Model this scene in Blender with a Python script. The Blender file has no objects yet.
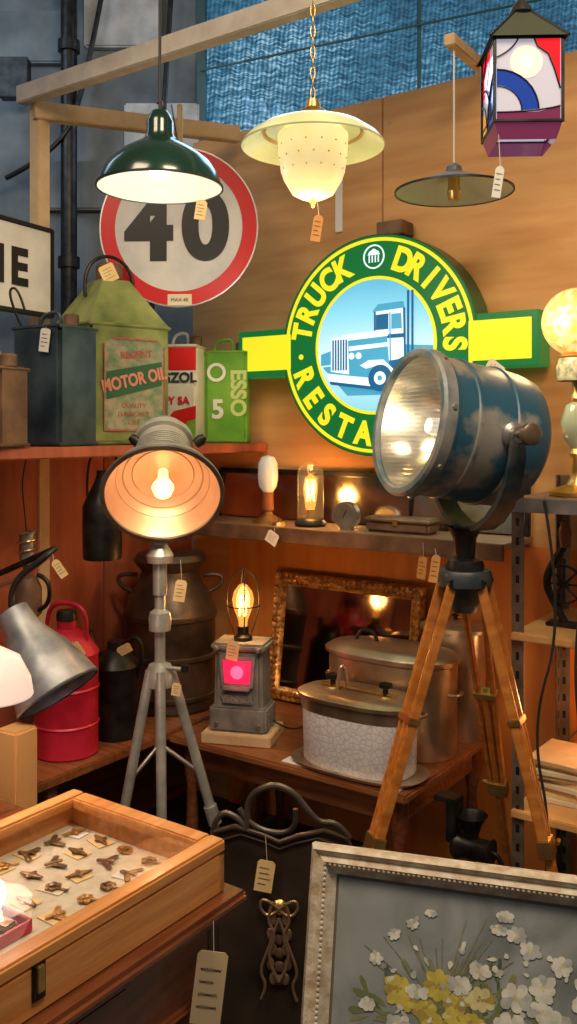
import bpy, bmesh, math, random
from math import sin, cos, pi, radians as R
from mathutils import Vector, Matrix, Euler
random.seed(7)
D=bpy.data; SC=bpy.context.scene
try: SC.view_settings.view_transform='Standard'
except Exception: pass
CX,CY=-0.40,3.76; TH=R(-35)
def W(a,b,z=0):   # shop-corner coordinates: a along back wall, b out from it
    return (CX+a*cos(TH)+b*sin(TH), CY+a*sin(TH)-b*cos(TH), z)
# ------------------------------------------------------------ materials
def _p(name):
    m=D.materials.new(name); m.use_nodes=True; nt=m.node_tree
    return m,nt,nt.nodes['Principled BSDF']
def M(name,c1,c2=None,rough=.5,metal=0,scale=12,stretch=(1,1,1),bump=0,em=0,emc=None,lo=.35,hi=.65,coat=0,detail=6):
    m,nt,p=_p(name); N=nt.nodes; L=nt.links
    p.inputs['Roughness'].default_value=rough; p.inputs['Metallic'].default_value=metal
    p.inputs['Base Color'].default_value=(*c1,1)
    if coat: p.inputs['Coat Weight'].default_value=coat; p.inputs['Coat Roughness'].default_value=.12
    if c2 is not None or bump:
        tc=N.new('ShaderNodeTexCoord'); mp=N.new('ShaderNodeMapping'); mp.inputs['Scale'].default_value=stretch
        nz=N.new('ShaderNodeTexNoise'); nz.inputs['Scale'].default_value=scale; nz.inputs['Detail'].default_value=detail
        L.new(tc.outputs['Object'],mp.inputs['Vector']); L.new(mp.outputs[0],nz.inputs['Vector'])
        if c2 is not None:
            cr=N.new('ShaderNodeValToRGB'); cr.color_ramp.elements[0].position=lo; cr.color_ramp.elements[1].position=hi
            cr.color_ramp.elements[0].color=(*c1,1); cr.color_ramp.elements[1].color=(*c2,1)
            L.new(nz.outputs['Fac'],cr.inputs[0]); L.new(cr.outputs[0],p.inputs['Base Color'])
            if em: L.new(cr.outputs[0],p.inputs['Emission Color'])
        if bump:
            b=N.new('ShaderNodeBump'); b.inputs['Strength'].default_value=bump; b.inputs['Distance'].default_value=.01
            L.new(nz.outputs['Fac'],b.inputs['Height']); L.new(b.outputs[0],p.inputs['Normal'])
    if em:
        p.inputs['Emission Strength'].default_value=em
        if c2 is None or emc: p.inputs['Emission Color'].default_value=(*(emc or c1),1)
    return m
def WOOD(name,c1,c2,scale=5,stretch=(1,1,14),rough=.45,coat=.2,bump=.15):
    return M(name,c1,c2,rough=rough,scale=scale,stretch=stretch,bump=bump,coat=coat,lo=.3,hi=.7)
def GLASS(name,tint=(1,1,1),em=0,emc=(1,.6,.2),base=.04):
    m,nt,p=_p(name); N=nt.nodes; L=nt.links
    N.remove(p); out=N['Material Output']
    tr=N.new('ShaderNodeBsdfTransparent'); tr.inputs[0].default_value=(*tint,1)
    gl=N.new('ShaderNodeBsdfGlossy'); gl.inputs['Roughness'].default_value=.03
    lw=N.new('ShaderNodeLayerWeight'); lw.inputs[0].default_value=.5
    pw_=N.new('ShaderNodeMath'); pw_.operation='POWER'; pw_.inputs[1].default_value=4.0; L.new(lw.outputs['Facing'],pw_.inputs[0])
    ma=N.new('ShaderNodeMath'); ma.operation='MULTIPLY_ADD'; ma.inputs[1].default_value=.9; ma.inputs[2].default_value=base; L.new(pw_.outputs[0],ma.inputs[0])
    mx=N.new('ShaderNodeMixShader'); L.new(ma.outputs[0],mx.inputs[0]); L.new(tr.outputs[0],mx.inputs[1]); L.new(gl.outputs[0],mx.inputs[2])
    last=mx
    if em:
        e=N.new('ShaderNodeEmission'); e.inputs[0].default_value=(*emc,1); e.inputs[1].default_value=em
        ad=N.new('ShaderNodeAddShader'); L.new(mx.outputs[0],ad.inputs[0]); L.new(e.outputs[0],ad.inputs[1]); last=ad
    L.new(last.outputs[0],out.inputs[0]); return m

ply=WOOD('plywood',(.55,.27,.095),(.72,.42,.17),scale=2.2,stretch=(1,1,7),rough=.6,coat=0)
ply_lit=WOOD('plywood_orange_lit',(.62,.19,.035),(.74,.30,.065),scale=2.5,stretch=(8,8,1),rough=.6,coat=0)  # plywood with orange lamp light put into its colour
redwood=WOOD('red_panel',(.30,.065,.034),(.48,.135,.06),scale=3,stretch=(6,6,1),rough=.6,coat=0)
pine=WOOD('pine',(.66,.34,.11),(.78,.47,.19),scale=6,stretch=(1,1,1))
palewood=WOOD('pale_timber',(.58,.41,.22),(.70,.53,.32),scale=6,stretch=(3,3,3),rough=.7,coat=0)
greywood=WOOD('whitewashed_timber',(.50,.46,.40),(.66,.62,.55),scale=6,stretch=(3,3,3),rough=.7,coat=0)
caseW=WOOD('oak_case',(.56,.21,.05),(.76,.36,.11),scale=5,stretch=(12,1,12),rough=.35,coat=.4)
mahog=WOOD('mahogany',(.10,.028,.012),(.26,.08,.028),scale=6,stretch=(10,1,10),rough=.3,coat=.5)
tableW=WOOD('table_wood',(.16,.055,.02),(.34,.125,.045),scale=5,stretch=(1,12,12),rough=.4)
tripW=WOOD('varnished_wood',(.42,.13,.02),(.70,.28,.055),scale=8,stretch=(4,4,1),rough=.3,coat=.5)
conc=M('concrete',(.10,.13,.155),(.24,.28,.31),rough=.9,scale=3,bump=.4,detail=10)
floorM=M('floor_concrete',(.035,.03,.028),(.08,.07,.06),rough=.8,scale=5,bump=.2)
whiteblk=M('white_block',(.40,.44,.46),(.66,.68,.68),rough=.8,scale=8,detail=9)
black=M('black_metal',(.012,.013,.015),(.04,.038,.035),rough=.4,metal=.6,scale=20)
blackp=M('black_paint',(.01,.01,.012),rough=.4)
dkcan=M('blue_black_paint',(.015,.03,.045),(.06,.09,.11),rough=.4,metal=.3,scale=9)
steel=M('steel',(.45,.45,.44),(.62,.61,.58),rough=.35,metal=.9,scale=15)
alum=M('aged_aluminium',(.34,.24,.15),(.74,.62,.47),rough=.33,metal=.8,scale=6,detail=8)
galv=M('galvanised',(.20,.22,.25),(.44,.46,.47),rough=.45,metal=.6,scale=14)
greyp=M('grey_cast',(.19,.20,.19),(.34,.34,.32),rough=.5,metal=.3,scale=16,bump=.1)
silverp=M('silver_paint',(.34,.36,.33),(.58,.58,.53),rough=.35,metal=.5,scale=14)
brass=M('brass',(.55,.34,.10),(.75,.52,.2),rough=.3,metal=.9,scale=20)
gold=M('gilt',(.26,.11,.03),(.70,.40,.12),rough=.4,metal=.7,scale=45,bump=.6)
rust=M('rusty_brown',(.10,.055,.035),(.24,.14,.085),rough=.6,metal=.4,scale=10)
churnM=M('churn_metal',(.035,.028,.022),(.15,.105,.075),rough=.38,metal=.7,scale=7)
redp=M('red_paint',(.36,.006,.02),(.62,.02,.06),rough=.4,scale=8,metal=.1)
redflat=M('sign_red',(.60,.012,.015),rough=.35)
whitep=M('white_paint',(.78,.78,.76),rough=.4)
signw=M('sign_white',(.54,.56,.58),(.70,.70,.68),rough=.4,scale=8)
streetw=M('street_sign_white',(.62,.62,.58),(.76,.75,.70),rough=.4,scale=8)
cream=M('cream',(.72,.62,.42),(.82,.74,.56),rough=.6,scale=9)
tagM=M('tag_card',(.80,.56,.24),(.88,.66,.33),rough=.8,scale=20)
tagW=M('tag_white',(.75,.74,.70),rough=.8)
tagB=M('tag_buff',(.70,.33,.11),rough=.8)
stringM=M('string',(.7,.62,.48),rough=.9)
cordM=M('cord',(.02,.02,.02),rough=.6)
dgreen=M('dark_green_enamel',(.003,.022,.016),(.006,.04,.028),rough=.2,scale=6,coat=.6)
lgreen=M('oil_can_green',(.11,.16,.04),(.34,.38,.13),rough=.5,metal=.15,scale=7,detail=9)
bluep=M('chipped_blue',(.028,.12,.20),(.30,.30,.27),rough=.42,metal=.15,scale=9,lo=.50,hi=.62,detail=14,coat=.15)
egreen=M('can_green',(.10,.34,.02),(.22,.46,.05),rough=.45,scale=9)
# ------------------------------------------------------------ geometry helpers
def grp(name,loc=(0,0,0),rz=0,rot=None):
    e=D.objects.new(name,None); SC.collection.objects.link(e); e.empty_display_size=.05
    e.location=loc; e.rotation_euler=rot if rot else (0,0,rz); return e
def fin(name,me,m,par,loc=(0,0,0),rot=(0,0,0),smooth=True,ang=35):
    o=D.objects.new(name,me); SC.collection.objects.link(o)
    if m: me.materials.clear(); me.materials.append(m)
    if smooth:
        for p in me.polygons: p.use_smooth=True
        try: me.set_sharp_from_angle(angle=R(ang))
        except Exception: pass
    o.location=loc; o.rotation_euler=rot
    if par: o.parent=par
    return o
def mesh(par,name,v,f,m,loc=(0,0,0),rot=(0,0,0),smooth=True):
    me=D.meshes.new(name); me.from_pydata(v,[],f); me.update()
    bm=bmesh.new(); bm.from_mesh(me); bmesh.ops.recalc_face_normals(bm,faces=bm.faces); bm.to_mesh(me); bm.free()
    return fin(name,me,m,par,loc,rot,smooth)
def box(par,name,s,loc,m,rot=(0,0,0),bev=.003,top=1.0):
    bm=bmesh.new(); bmesh.ops.create_cube(bm,size=1)
    for v in bm.verts:
        k=top if v.co.z>0 else 1
        v.co=Vector((v.co.x*s[0]*k,v.co.y*s[1]*k,v.co.z*s[2]))
    if bev>0: bmesh.ops.bevel(bm,geom=bm.edges[:],offset=min(bev,min(s)*.4),segments=2,affect='EDGES')
    me=D.meshes.new(name); bm.to_mesh(me); bm.free()
    return fin(name,me,m,par,loc,rot)
def lathe(par,name,prof,m,loc=(0,0,0),rot=(0,0,0),seg=40,sx=1,sy=1,sq=0):
    v=[];f=[];rings=[]
    for r,z in prof:
        if r<1e-5: rings.append([len(v)]); v.append((0,0,z))
        else:
            ring=[]
            for i in range(seg):
                t=2*pi*i/seg; c,s=cos(t),sin(t)
                if sq:
                    c=math.copysign(abs(c)**sq,c); s=math.copysign(abs(s)**sq,s)
                ring.append(len(v)); v.append((r*c*sx,r*s*sy,z))
            rings.append(ring)
    for a,b in zip(rings,rings[1:]):
        if len(a)==1 and len(b)==1: continue
        for i in range(seg):
            j=(i+1)%seg
            if len(a)==1: f.append((a[0],b[i],b[j]))
            elif len(b)==1: f.append((a[i],a[j],b[0]))
            else: f.append((a[i],a[j],b[j],b[i]))
    me=D.meshes.new(name); me.from_pydata(v,[],f); me.update()
    bm=bmesh.new(); bm.from_mesh(me); bmesh.ops.recalc_face_normals(bm,faces=bm.faces); bm.to_mesh(me); bm.free()
    return fin(name,me,m,par,loc,rot)
def rod(par,name,p1,p2,r,m,r2=None,seg=16):
    p1=Vector(p1);p2=Vector(p2); d=p2-p1; L=d.length; r2=r if r2 is None else r2
    q=d.to_track_quat('Z','Y').to_euler()
    return lathe(par,name,[(0,0),(r,0),(r2,L),(0,L)],m,p1,q,seg)
def bar(par,name,p1,p2,w,h,m,bev=.003):
    p1=Vector(p1);p2=Vector(p2); d=p2-p1
    q=d.to_track_quat('Y','Z').to_euler()
    return box(par,name,(w,d.length,h),(p1+p2)/2,m,q,bev)
def conv(name,cu,m,par,loc=(0,0,0),rot=(0,0,0),center=False,sx=1,smooth=True):
    o=D.objects.new('tmp',cu); SC.collection.objects.link(o)
    dg=bpy.context.evaluated_depsgraph_get(); dg.update()
    me=D.meshes.new_from_object(o.evaluated_get(dg)); D.objects.remove(o); D.curves.remove(cu)
    if center and len(me.vertices):
        xs=[v.co.x for v in me.vertices]; ys=[v.co.y for v in me.vertices]
        cx=(min(xs)+max(xs))/2; cy=(min(ys)+max(ys))/2
        for v in me.vertices: v.co.x-=cx; v.co.y-=cy
    if sx!=1:
        for v in me.vertices: v.co.x*=sx
    return fin(name,me,m,par,loc,rot,smooth)
def tube(par,name,pts,r,m,cyc=False,loc=(0,0,0),rot=(0,0,0),res=8,poly=False):
    cu=D.curves.new('c','CURVE'); cu.dimensions='3D'; cu.bevel_depth=r; cu.bevel_resolution=3; cu.resolution_u=res; cu.use_fill_caps=True
    s=cu.splines.new('POLY' if poly else 'NURBS'); s.points.add(len(pts)-1)
    for i,p in enumerate(pts): s.points[i].co=(*p,1)
    s.use_cyclic_u=cyc
    if not poly: s.order_u=min(3,len(pts)); s.use_endpoint_u=not cyc
    return conv(name,cu,m,par,loc,rot)
def text(par,name,s,size,loc,m,rot=(pi/2,0,0),ext=.001,bold=0,sx=1):
    cu=D.curves.new('t','FONT'); cu.body=s; cu.size=size; cu.extrude=ext; cu.offset=bold
    return conv(name,cu,m,par,loc,rot,center=True,sx=sx,smooth=False)
def poly(par,name,pts,y,th,m,smooth=False,rot=(0,0,0),loc=(0,0,0)):
    """flat outline in local XZ, facing -Y, thickness th behind y"""
    n=len(pts); v=[(x,y,z) for x,z in pts]+[(x,y+th,z) for x,z in pts]
    f=[tuple(range(n)),tuple(range(2*n-1,n-1,-1))]+[(i,(i+1)%n,n+(i+1)%n,n+i) for i in range(n)]
    return mesh(par,name,v,f,m,loc,rot,smooth)
def circ(r,n=48,cx=0,cz=0,a0=0,a1=2*pi): return [(cx+r*cos(a0+(a1-a0)*i/n),cz+r*sin(a0+(a1-a0)*i/n)) for i in range(n)]
def disc(par,name,r,y,th,m,cx=0,cz=0,n=64): return poly(par,name,circ(r,n,cx,cz),y,th,m)
def ring(par,name,ro,ri,y,th,m,cx=0,cz=0):
    return lathe(par,name,[(ro,0),(ro,th),(ri,th),(ri,0),(ro,0)],m,(cx,y+th,cz),(pi/2,0,0),96)
def light(par,name,loc,e,col,r=.03):
    l=D.lights.new(name,'POINT'); l.energy=e; l.color=col; l.shadow_soft_size=r
    o=D.objects.new(name,l); SC.collection.objects.link(o); o.location=loc
    if par: o.parent=par
    return o
def tag(par,p,m=None,w=.025,h=.045,drop=.05,ry=0,tilt=.15):
    x,y,z=p
    rod(par,'tag_string',(x,y,z),(x+.004,y-.004,z-drop),.0007,stringM,seg=6)
    pts=[(-w/2,-h),(w/2,-h),(w/2,-.006),(w/2-.006,0),(-w/2+.006,0),(-w/2,-.006)]
    poly(par,'price_tag',pts,0,.001,m or tagM,rot=(0,tilt,ry),loc=(x+.004,y-.005,z-drop+.004))
    for k in range(4):
        ln=.68*(.6+.4*abs(sin(k*2+w*90)))
        pts=[(-w*.34+w*ln*i/16,-h*(.24+.17*k)+h*.025*sin(i*2.9+k)) for i in range(17)]
        pts=pts+[(a,b-h*.018) for a,b in reversed(pts)]
        poly(par,'tag_writing',pts,-.0006,.0004,cordM,rot=(0,tilt,ry),loc=(x+.004,y-.005,z-drop+.004))

# ------------------------------------------------------------ ROOM
box(None,'floor',(8,8,.1),(0,2.5,-.05),floorM,bev=0)
g=grp('wall_back',W(0,0,0),TH)
box(g,'plywood_sheet_1',(.9,.03,2.7),(.45,.015,1.35),ply,bev=.002)
box(g,'plywood_sheet_2',(1.6,.03,2.7),(1.704,.015,1.35),ply,bev=.002)
box(g,'lower_lit_panel',(2.3,.012,1.12),(1.35,-.006,.56),ply_lit,bev=0)  # separate panel whose colour carries the lamp light on the lower wall
for x,z in ((.93,2.6),(.93,2.1),(1.5,2.6),(2.0,2.5),(.5,2.55),(1.4,1.5)): lathe(g,'screw_head',[(0,.002),(.006,.001),(.007,0)],steel,(x,0,z),(pi/2,0,0),12)
g=grp('wall_left',W(0,0,0),TH)
for i in range(5):
    box(g,'panel_board_%d'%i,(.03,.496,1.41),(-.015,-.25-.5*i,.705),redwood,bev=.003)
g=grp('wall_far',(0,5.2,0))
box(g,'concrete_left',(3.6,.2,5),(-2.3,.1,2.5),conc,bev=0)
box(g,'concrete_low',(5,.2,2.8),(2,.1,1.4),conc,bev=0)
box(g,'concrete_top',(5,.2,.5),(2,.1,4.9),conc,bev=0)
for i,(x,z,w,h) in enumerate([(-.72,3.22,.44,.30),(-.72,2.90,.44,.28),(-1.20,2.90,.44,.28),(-.95,3.84,.44,.30),(-1.5,3.75,.5,.3),(-.72,2.58,.44,.28)]):
    box(g,'block_%d'%i,(w,.06,h),(x,-.03,z),whiteblk if i in (0,1,3) else conc,bev=.01)
g=grp('drain_pipe',(-1.22,5.0,0))
lathe(g,'pipe',[(0,0),(.045,0),(.045,4.8),(0,4.8)],black)
for z in (1.2,2.4,3.6): lathe(g,'collar',[(.045,0),(.06,0),(.06,.06),(.045,.06)],black,(0,0,z))
rod(g,'cable',(.45,0,2),(.62,0,4.8),.015,black); tube(g,'cable_2',[(-.35,0,2.9),(-.1,-.05,3.0),(.1,-.03,3.3),(.3,0,4.6)],.014,black)
box(g,'junction_box',(.16,.08,.22),(-.30,.0,3.45),black)
# window with blue corrugated translucent sheet
m,nt,p=_p('blue_daylight_sheet'); N=nt.nodes;L=nt.links
tc=N.new('ShaderNodeTexCoord'); mp=N.new('ShaderNodeMapping'); mp.inputs['Rotation'].default_value=(0,R(-6),0); mp.inputs['Scale'].default_value=(1,1,1)
w1=N.new('ShaderNodeTexWave'); w1.bands_direction='X'; w1.inputs['Scale'].default_value=12; w1.inputs['Distortion'].default_value=2.5; w1.inputs['Detail'].default_value=3; w1.inputs['Detail Scale'].default_value=3
mp2=N.new('ShaderNodeMapping'); mp2.inputs['Rotation'].default_value=(0,R(8),0); mp2.inputs['Scale'].default_value=(6,1,46)
n2=N.new('ShaderNodeTexNoise'); n2.inputs['Scale'].default_value=1.6; n2.inputs['Detail'].default_value=5; n2.inputs['Distortion'].default_value=.6
n3=N.new('ShaderNodeTexNoise'); n3.inputs['Scale'].default_value=1.3; n3.inputs['Detail'].default_value=2
L.new(tc.outputs['Object'],mp.inputs[0]); L.new(tc.outputs['Object'],mp2.inputs[0]); L.new(mp.outputs[0],w1.inputs[0]); L.new(mp2.outputs[0],n2.inputs[0]); L.new(tc.outputs['Object'],n3.inputs[0])
mr=N.new('ShaderNodeMapRange'); mr.inputs['From Min'].default_value=.38; mr.inputs['From Max'].default_value=.62; L.new(n2.outputs['Fac'],mr.inputs[0])
mu=N.new('ShaderNodeMath'); mu.operation='MULTIPLY_ADD'; L.new(w1.outputs['Fac'],mu.inputs[0]); mu.inputs[1].default_value=.35; 
m2=N.new('ShaderNodeMath'); m2.operation='MULTIPLY'; L.new(mr.outputs[0],m2.inputs[0]); m2.inputs[1].default_value=.62; L.new(m2.outputs[0],mu.inputs[2])
m3=N.new('ShaderNodeMath'); m3.operation='MULTIPLY'; L.new(mu.outputs[0],m3.inputs[0]); 
mr3=N.new('ShaderNodeMapRange'); mr3.inputs['From Min'].default_value=.3; mr3.inputs['From Max'].default_value=.7; mr3.inputs['To Min'].default_value=.40; mr3.inputs['To Max'].default_value=1.25; L.new(n3.outputs['Fac'],mr3.inputs[0]); L.new(mr3.outputs[0],m3.inputs[1])
cr=N.new('ShaderNodeValToRGB'); e=cr.color_ramp.elements; e[0].color=(.010,.04,.08,1); e[1].color=(.48,.74,.86,1); e[0].position=.08; e[1].position=.98; k=e.new(.5); k.color=(.055,.20,.33,1)
L.new(m3.outputs[0],cr.inputs[0]); L.new(cr.outputs[0],p.inputs['Emission Color']); p.inputs['Base Color'].default_value=(.03,.08,.12,1); p.inputs['Emission Strength'].default_value=.85; p.inputs['Roughness'].default_value=.4
winM=m
teal=M('frame_teal',(.05,.14,.17),rough=.5)
g=grp('window_1',(-.5,5.25,2.8))
v=[];f=[];n=260
for i in range(n+1):
    x=4.9*i/n; y=.02*sin(i*1.3)
    v+=[(x,y,0),(x,y,1.9)]
f=[(2*i,2*i+2,2*i+3,2*i+1) for i in range(n)]
mesh(g,'corrugated_sheet',v,f,winM)
box(g,'frame_left',(.05,.1,1.9),(.0,-.06,.95),teal); 
for i in range(1,5): box(g,'mullion_%d'%i,(.018,.04,1.9),(1.25*i,-.08,.95),teal)
bar(g,'sagging_cable',(0,-.12,.75),(2.4,-.12,1.25),.012,.012,teal)
box(g,'sill',(4.9,.12,.05),(2.45,-.06,.02),teal)

# timber frame
g=grp('timber_beam')
A=Vector((-.908,3.10,2.654)); uu=Vector((cos(TH),sin(TH),0))
bar(g,'top_beam',A-uu*.02,A+uu*2.25,.045,.06,greywood)
bar(g,'cross_beam',(-.88,3.10,2.60),(-.20,3.55,2.665),.045,.06,palewood)
g=grp('timber_post',(-.865,3.13,0),TH); box(g,'post',(.05,.05,2.62),(0,0,1.31),palewood)
g=grp('timber_post',tuple((A+uu*2.25))[:2]+(0,),TH); box(g,'post',(.05,.05,2.62),(0,0,1.31),palewood)
g=grp('shelf_bracket',W(.72,0,2.36),TH)
box(g,'upright',(.03,.006,.25),(0,-.004,0),whitep,bev=.001); box(g,'arm',(.02,.16,.02),(0,-.08,.115),whitep,bev=.001)
g=grp('ceiling_beam'); box(g,'plank_1',(4,.3,.05),(0,2.34,3.025),palewood); box(g,'plank_2',(4,.16,.05),(0,1.9,3.025),palewood)
# ------------------------------------------------------------ SHELVES / TABLES
g=grp('wall_shelf',W(0,0,1.45),TH)
box(g,'board',(.39,2.4,.035),(.20,-1.205,-.0175),redwood,bev=.004)
g=grp('counter',W(0,0,.5),TH)
box(g,'top',(.44,2.3,.03),(.225,-1.17,-.015),tableW,bev=.004)
for y in (-.1,-1.1,-2.2): box(g,'leg',(.04,.04,.47),(.40,y,-.265),tableW)
box(g,'back_board',(.01,2.2,.4),(.03,-1.15,-.25),mahog)
g=grp('mirror_shelf',W(0,0,1.155),TH)
box(g,'board',(1.30,.25,.02),(.16+.65,-.13,-.01),M('shelf_top',(.20,.13,.08),(.3,.2,.12),rough=.35,scale=8),bev=.002)
box(g,'front_lip',(1.30,.015,.05),(.81,-.26,-.026),rust,bev=.002)
mir=M('dull_mirror',(.50,.48,.38),(.70,.68,.55),rough=.14,metal=1,scale=5)
box(g,'mirror_back',(1.26,.01,.17),(.81,-.02,.09),mir,(R(-8),0,0))
box(g,'mirror_rim_top',(1.28,.02,.018),(.81,-.02,.185),black); 
for x in (.17,.6,1.03,1.45): box(g,'rim_post',(.015,.02,.19),(x,-.024,.095),black)
for x in (.3,1.3): box(g,'bracket',(.02,.2,.03),(x,-.11,-.04),black)
tag(g,(.62,-.275,-.0),tagW,.05,.045,.02,tilt=.5)
tag(g,(1.2,-.275,-.01),tagB,.03,.07,.05)
# centre table
g=grp('side_table',W(.47,.04,.5),TH)
box(g,'top',(.87,.62,.025),(.435,-.31,-.0125),tableW,bev=.006)
box(g,'apron',(.80,.02,.08),(.435,-.56,-.065),tableW)
box(g,'apron_side',(.02,.5,.08),(.82,-.31,-.065),tableW)
for x in (.05,.82):
    for y in (-.06,-.56): lathe(g,'leg',[(0,-.475),(.015,-.475),(.02,-.45),(.014,-.4),(.022,-.3),(.016,-.15),(.025,-.1),(.025,-.02)],mahog,(x,y,-.022))
# ------------------------------------------------------------ TRUCK SIGN
def EM(name,c,s,k=.35): 
    return M(name,tuple(x*k for x in c),rough=.35,em=s,emc=c)
sg=EM('lit_green',(.004,.17,.035),.75); sy=EM('lit_yellow',(.88,.80,.02),.92); sgd=M('sign_case_green',(.008,.11,.04),rough=.3)
g=grp('illuminated_sign',W(.935,.12,1.794),TH)
Rr=.385
ring(g,'case_ring',Rr,Rr-.012,0,.11,sgd)
disc(g,'face_green',Rr-.004,-.001,.10,sg)
ring(g,'yellow_line',Rr-.012,Rr-.024,-.004,.003,sy)
ring(g,'yellow_line_inner',.240,.229,-.004,.003,sy)
for x0,x1,nm in ((-.600,-.345,'left'),(.345,.585,'right')):
    cx=(x0+x1)/2; w=x1-x0
    box(g,'arm_case_'+nm,(w,.10,.176),(cx,.052,-.005),sg,bev=.004)
    s=1 if nm=='right' else -1
    box(g,'arm_yellow_'+nm,(w-.03,.004,.13),(cx-s*.008,-.001,-.005),sy,bev=.001)
m,nt,p=_p('lit_sky_blue'); N=nt.nodes;L=nt.links
tc=N.new('ShaderNodeTexCoord'); sp=N.new('ShaderNodeSeparateXYZ'); cr=N.new('ShaderNodeValToRGB')
L.new(tc.outputs['Generated'],sp.inputs[0]); L.new(sp.outputs['Z'],cr.inputs[0])
el=cr.color_ramp.elements; el[0].color=(.25,.70,.85,1); el[1].color=(.07,.45,.72,1); k=el.new(.42); k.color=(.75,.95,1,1); k=el.new(.75); k.color=(.25,.72,.90,1)
L.new(cr.outputs[0],p.inputs['Emission Color']); p.inputs['Base Color'].default_value=(.1,.2,.25,1); p.inputs['Emission Strength'].default_value=.95
disc(g,'picture_disc',.229,-.004,.003,m)
db=EM('print_dark_blue',(.01,.14,.34),.7); mb=EM('print_mid_blue',(.08,.42,.66),.8); wb=EM('print_pale',(.80,.96,1),1.0)
t=grp('printed_lorry',(0.01,0,.0)); t.parent=g
t.scale=(1.15,1,1.15)
yy=-.006
def pp(nm,pts,m,dy=0): poly(t,nm,pts,yy-dy*.0016,.0015,m)
pp('road',[(-.19,-.06),(.19,-.03),(.185,-.075),(.1,-.15),(-.1,-.15)],mb)
pp('hills',[(-.195,-.02),(-.12,.0),(-.05,-.01),(.03,.005),(.12,-.005),(.19,-.01),(.19,-.03),(-.195,-.055)],mb,1)
pp('cab',[(-.0,.10),(.095,.105),(.10,-.07),(-.0,-.08)],wb,2)
pp('cab_roof',[(-.01,.10),(.1,.105),(.095,.125),(.01,.122)],mb,3)
pp('cab_outline',[(.094,.105),(.101,.105),(.104,-.07),(.098,-.07)],db,3)
pp('cab_outline_2',[(-.004,.10),(.002,.10),(.002,-.0),(-.004,-.0)],db,3)
pp('windscreen',[(.003,.09),(.045,.092),(.045,.045),(.003,.045)],db,3)
pp('side_window',[(.055,.09),(.088,.09),(.09,.045),(.055,.045)],mb,3)
pp('door_line',[(.048,.095),(.052,.095),(.054,-.07),(.050,-.07)],mb,3)
pp('cab_stripe',[(.0,.03),(.10,.03),(.10,.018),(.0,.018)],db,3)
pp('bonnet',[(-.10,.035),(.04,.04),(.05,-.08),(-.10,-.09)],mb,4)
pp('bonnet_top',[(-.12,.035),(.04,.045),(.045,.025),(-.10,.018)],wb,5)
pp('bonnet_stripe',[(-.09,-.0),(.045,.006),(.045,-.006),(-.09,-.014)],wb,5)
pp('mudguard',[(-.05,-.06),(-.02,-.045),(.03,-.045),(.07,-.08),(.06,-.09),(.02,-.06),(-.03,-.07)],wb,6)
pp('grille',[(-.155,.03),(-.095,.03),(-.09,-.085),(-.155,-.075)],wb,5)
for i in range(6): pp('grille_bar',[(-.149+i*.0095,.022),(-.144+i*.0095,.022),(-.144+i*.0095,-.072),(-.149+i*.0095,-.072)],db,6)
pp('bumper',[(-.17,-.08),(-.02,-.098),(.0,-.125),(-.16,-.105)],wb,6)
pp('bumper_shadow',[(-.16,-.105),(.0,-.125),(.0,-.135),(-.155,-.115)],db,6)
for x in (.108,.122): pp('stack',[(x,.155),(x+.007,.155),(x+.007,-.04),(x,-.04)],db,4)
for nm,cx,cz,r in (('front_wheel',.02,-.10,.04),('rear_wheel',.105,-.07,.032),('rear_wheel_2',.145,-.06,.026)):
    poly(t,nm,circ(r,28,cx,cz),yy-.0115,.0015,db); poly(t,nm+'_hub',circ(r*.5,20,cx,cz),yy-.0125,.0015,wb); poly(t,nm+'_cap',circ(r*.2,16,cx,cz),yy-.0135,.0015,mb)
for x in (-.08,-.055): poly(t,'headlamp',circ(.010,16,x,-.03),yy-.010,.0015,wb)
pp('chassis',[(.04,-.05),(.17,-.035),(.17,-.06),(.04,-.08)],db,3)
Rt=.306
for s,a0,a1 in (('TRUCK',-78,-24),('DRIVERS',22,92)):
    for i,c in enumerate(s):
        a=R(a0+(a1-a0)*i/(len(s)-1))
        text(g,'letter_'+c,c,.112,(Rt*sin(a),-.003,Rt*cos(a)),sy,(pi/2,a,0),bold=.0050,sx=.86)
s='RESTAURANT'
for i,c in enumerate(s):
    a=R(-70+140*i/(len(s)-1))
    text(g,'letter_'+c,c,.112,(Rt*sin(a),-.003,-Rt*cos(a)),sy,(pi/2,-a,0),bold=.0050,sx=.86)
for a in (-95,110): disc(g,'dot',.010,-.003,.002,sy,Rt*sin(R(a)),Rt*cos(R(a)),16)
ring(g,'emblem_ring',.042,.037,-.003,.002,wb,0,Rt+.002)
poly(g,'emblem_roof',[(-.024,Rt+.008),(.024,Rt+.008),(.018,Rt+.02),(0,Rt+.03),(-.018,Rt+.02)],-.003,.002,wb)
for x in (-.018,-.006,.006,.018): poly(g,'emblem_post',[(x-.002,Rt-.018),(x+.002,Rt-.018),(x+.002,Rt+.006),(x-.002,Rt+.006)],-.003,.002,wb)
box(g,'mount',(.10,.09,.05),(.05,.06,Rr+.02),rust)
tag(g,(.42,-.008,-.06),tagW,.035,.06,.02,tilt=-.9)
light(g,'sign_glow',(0,-.3,0),1.0,(.7,1,.6),.2)
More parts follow.
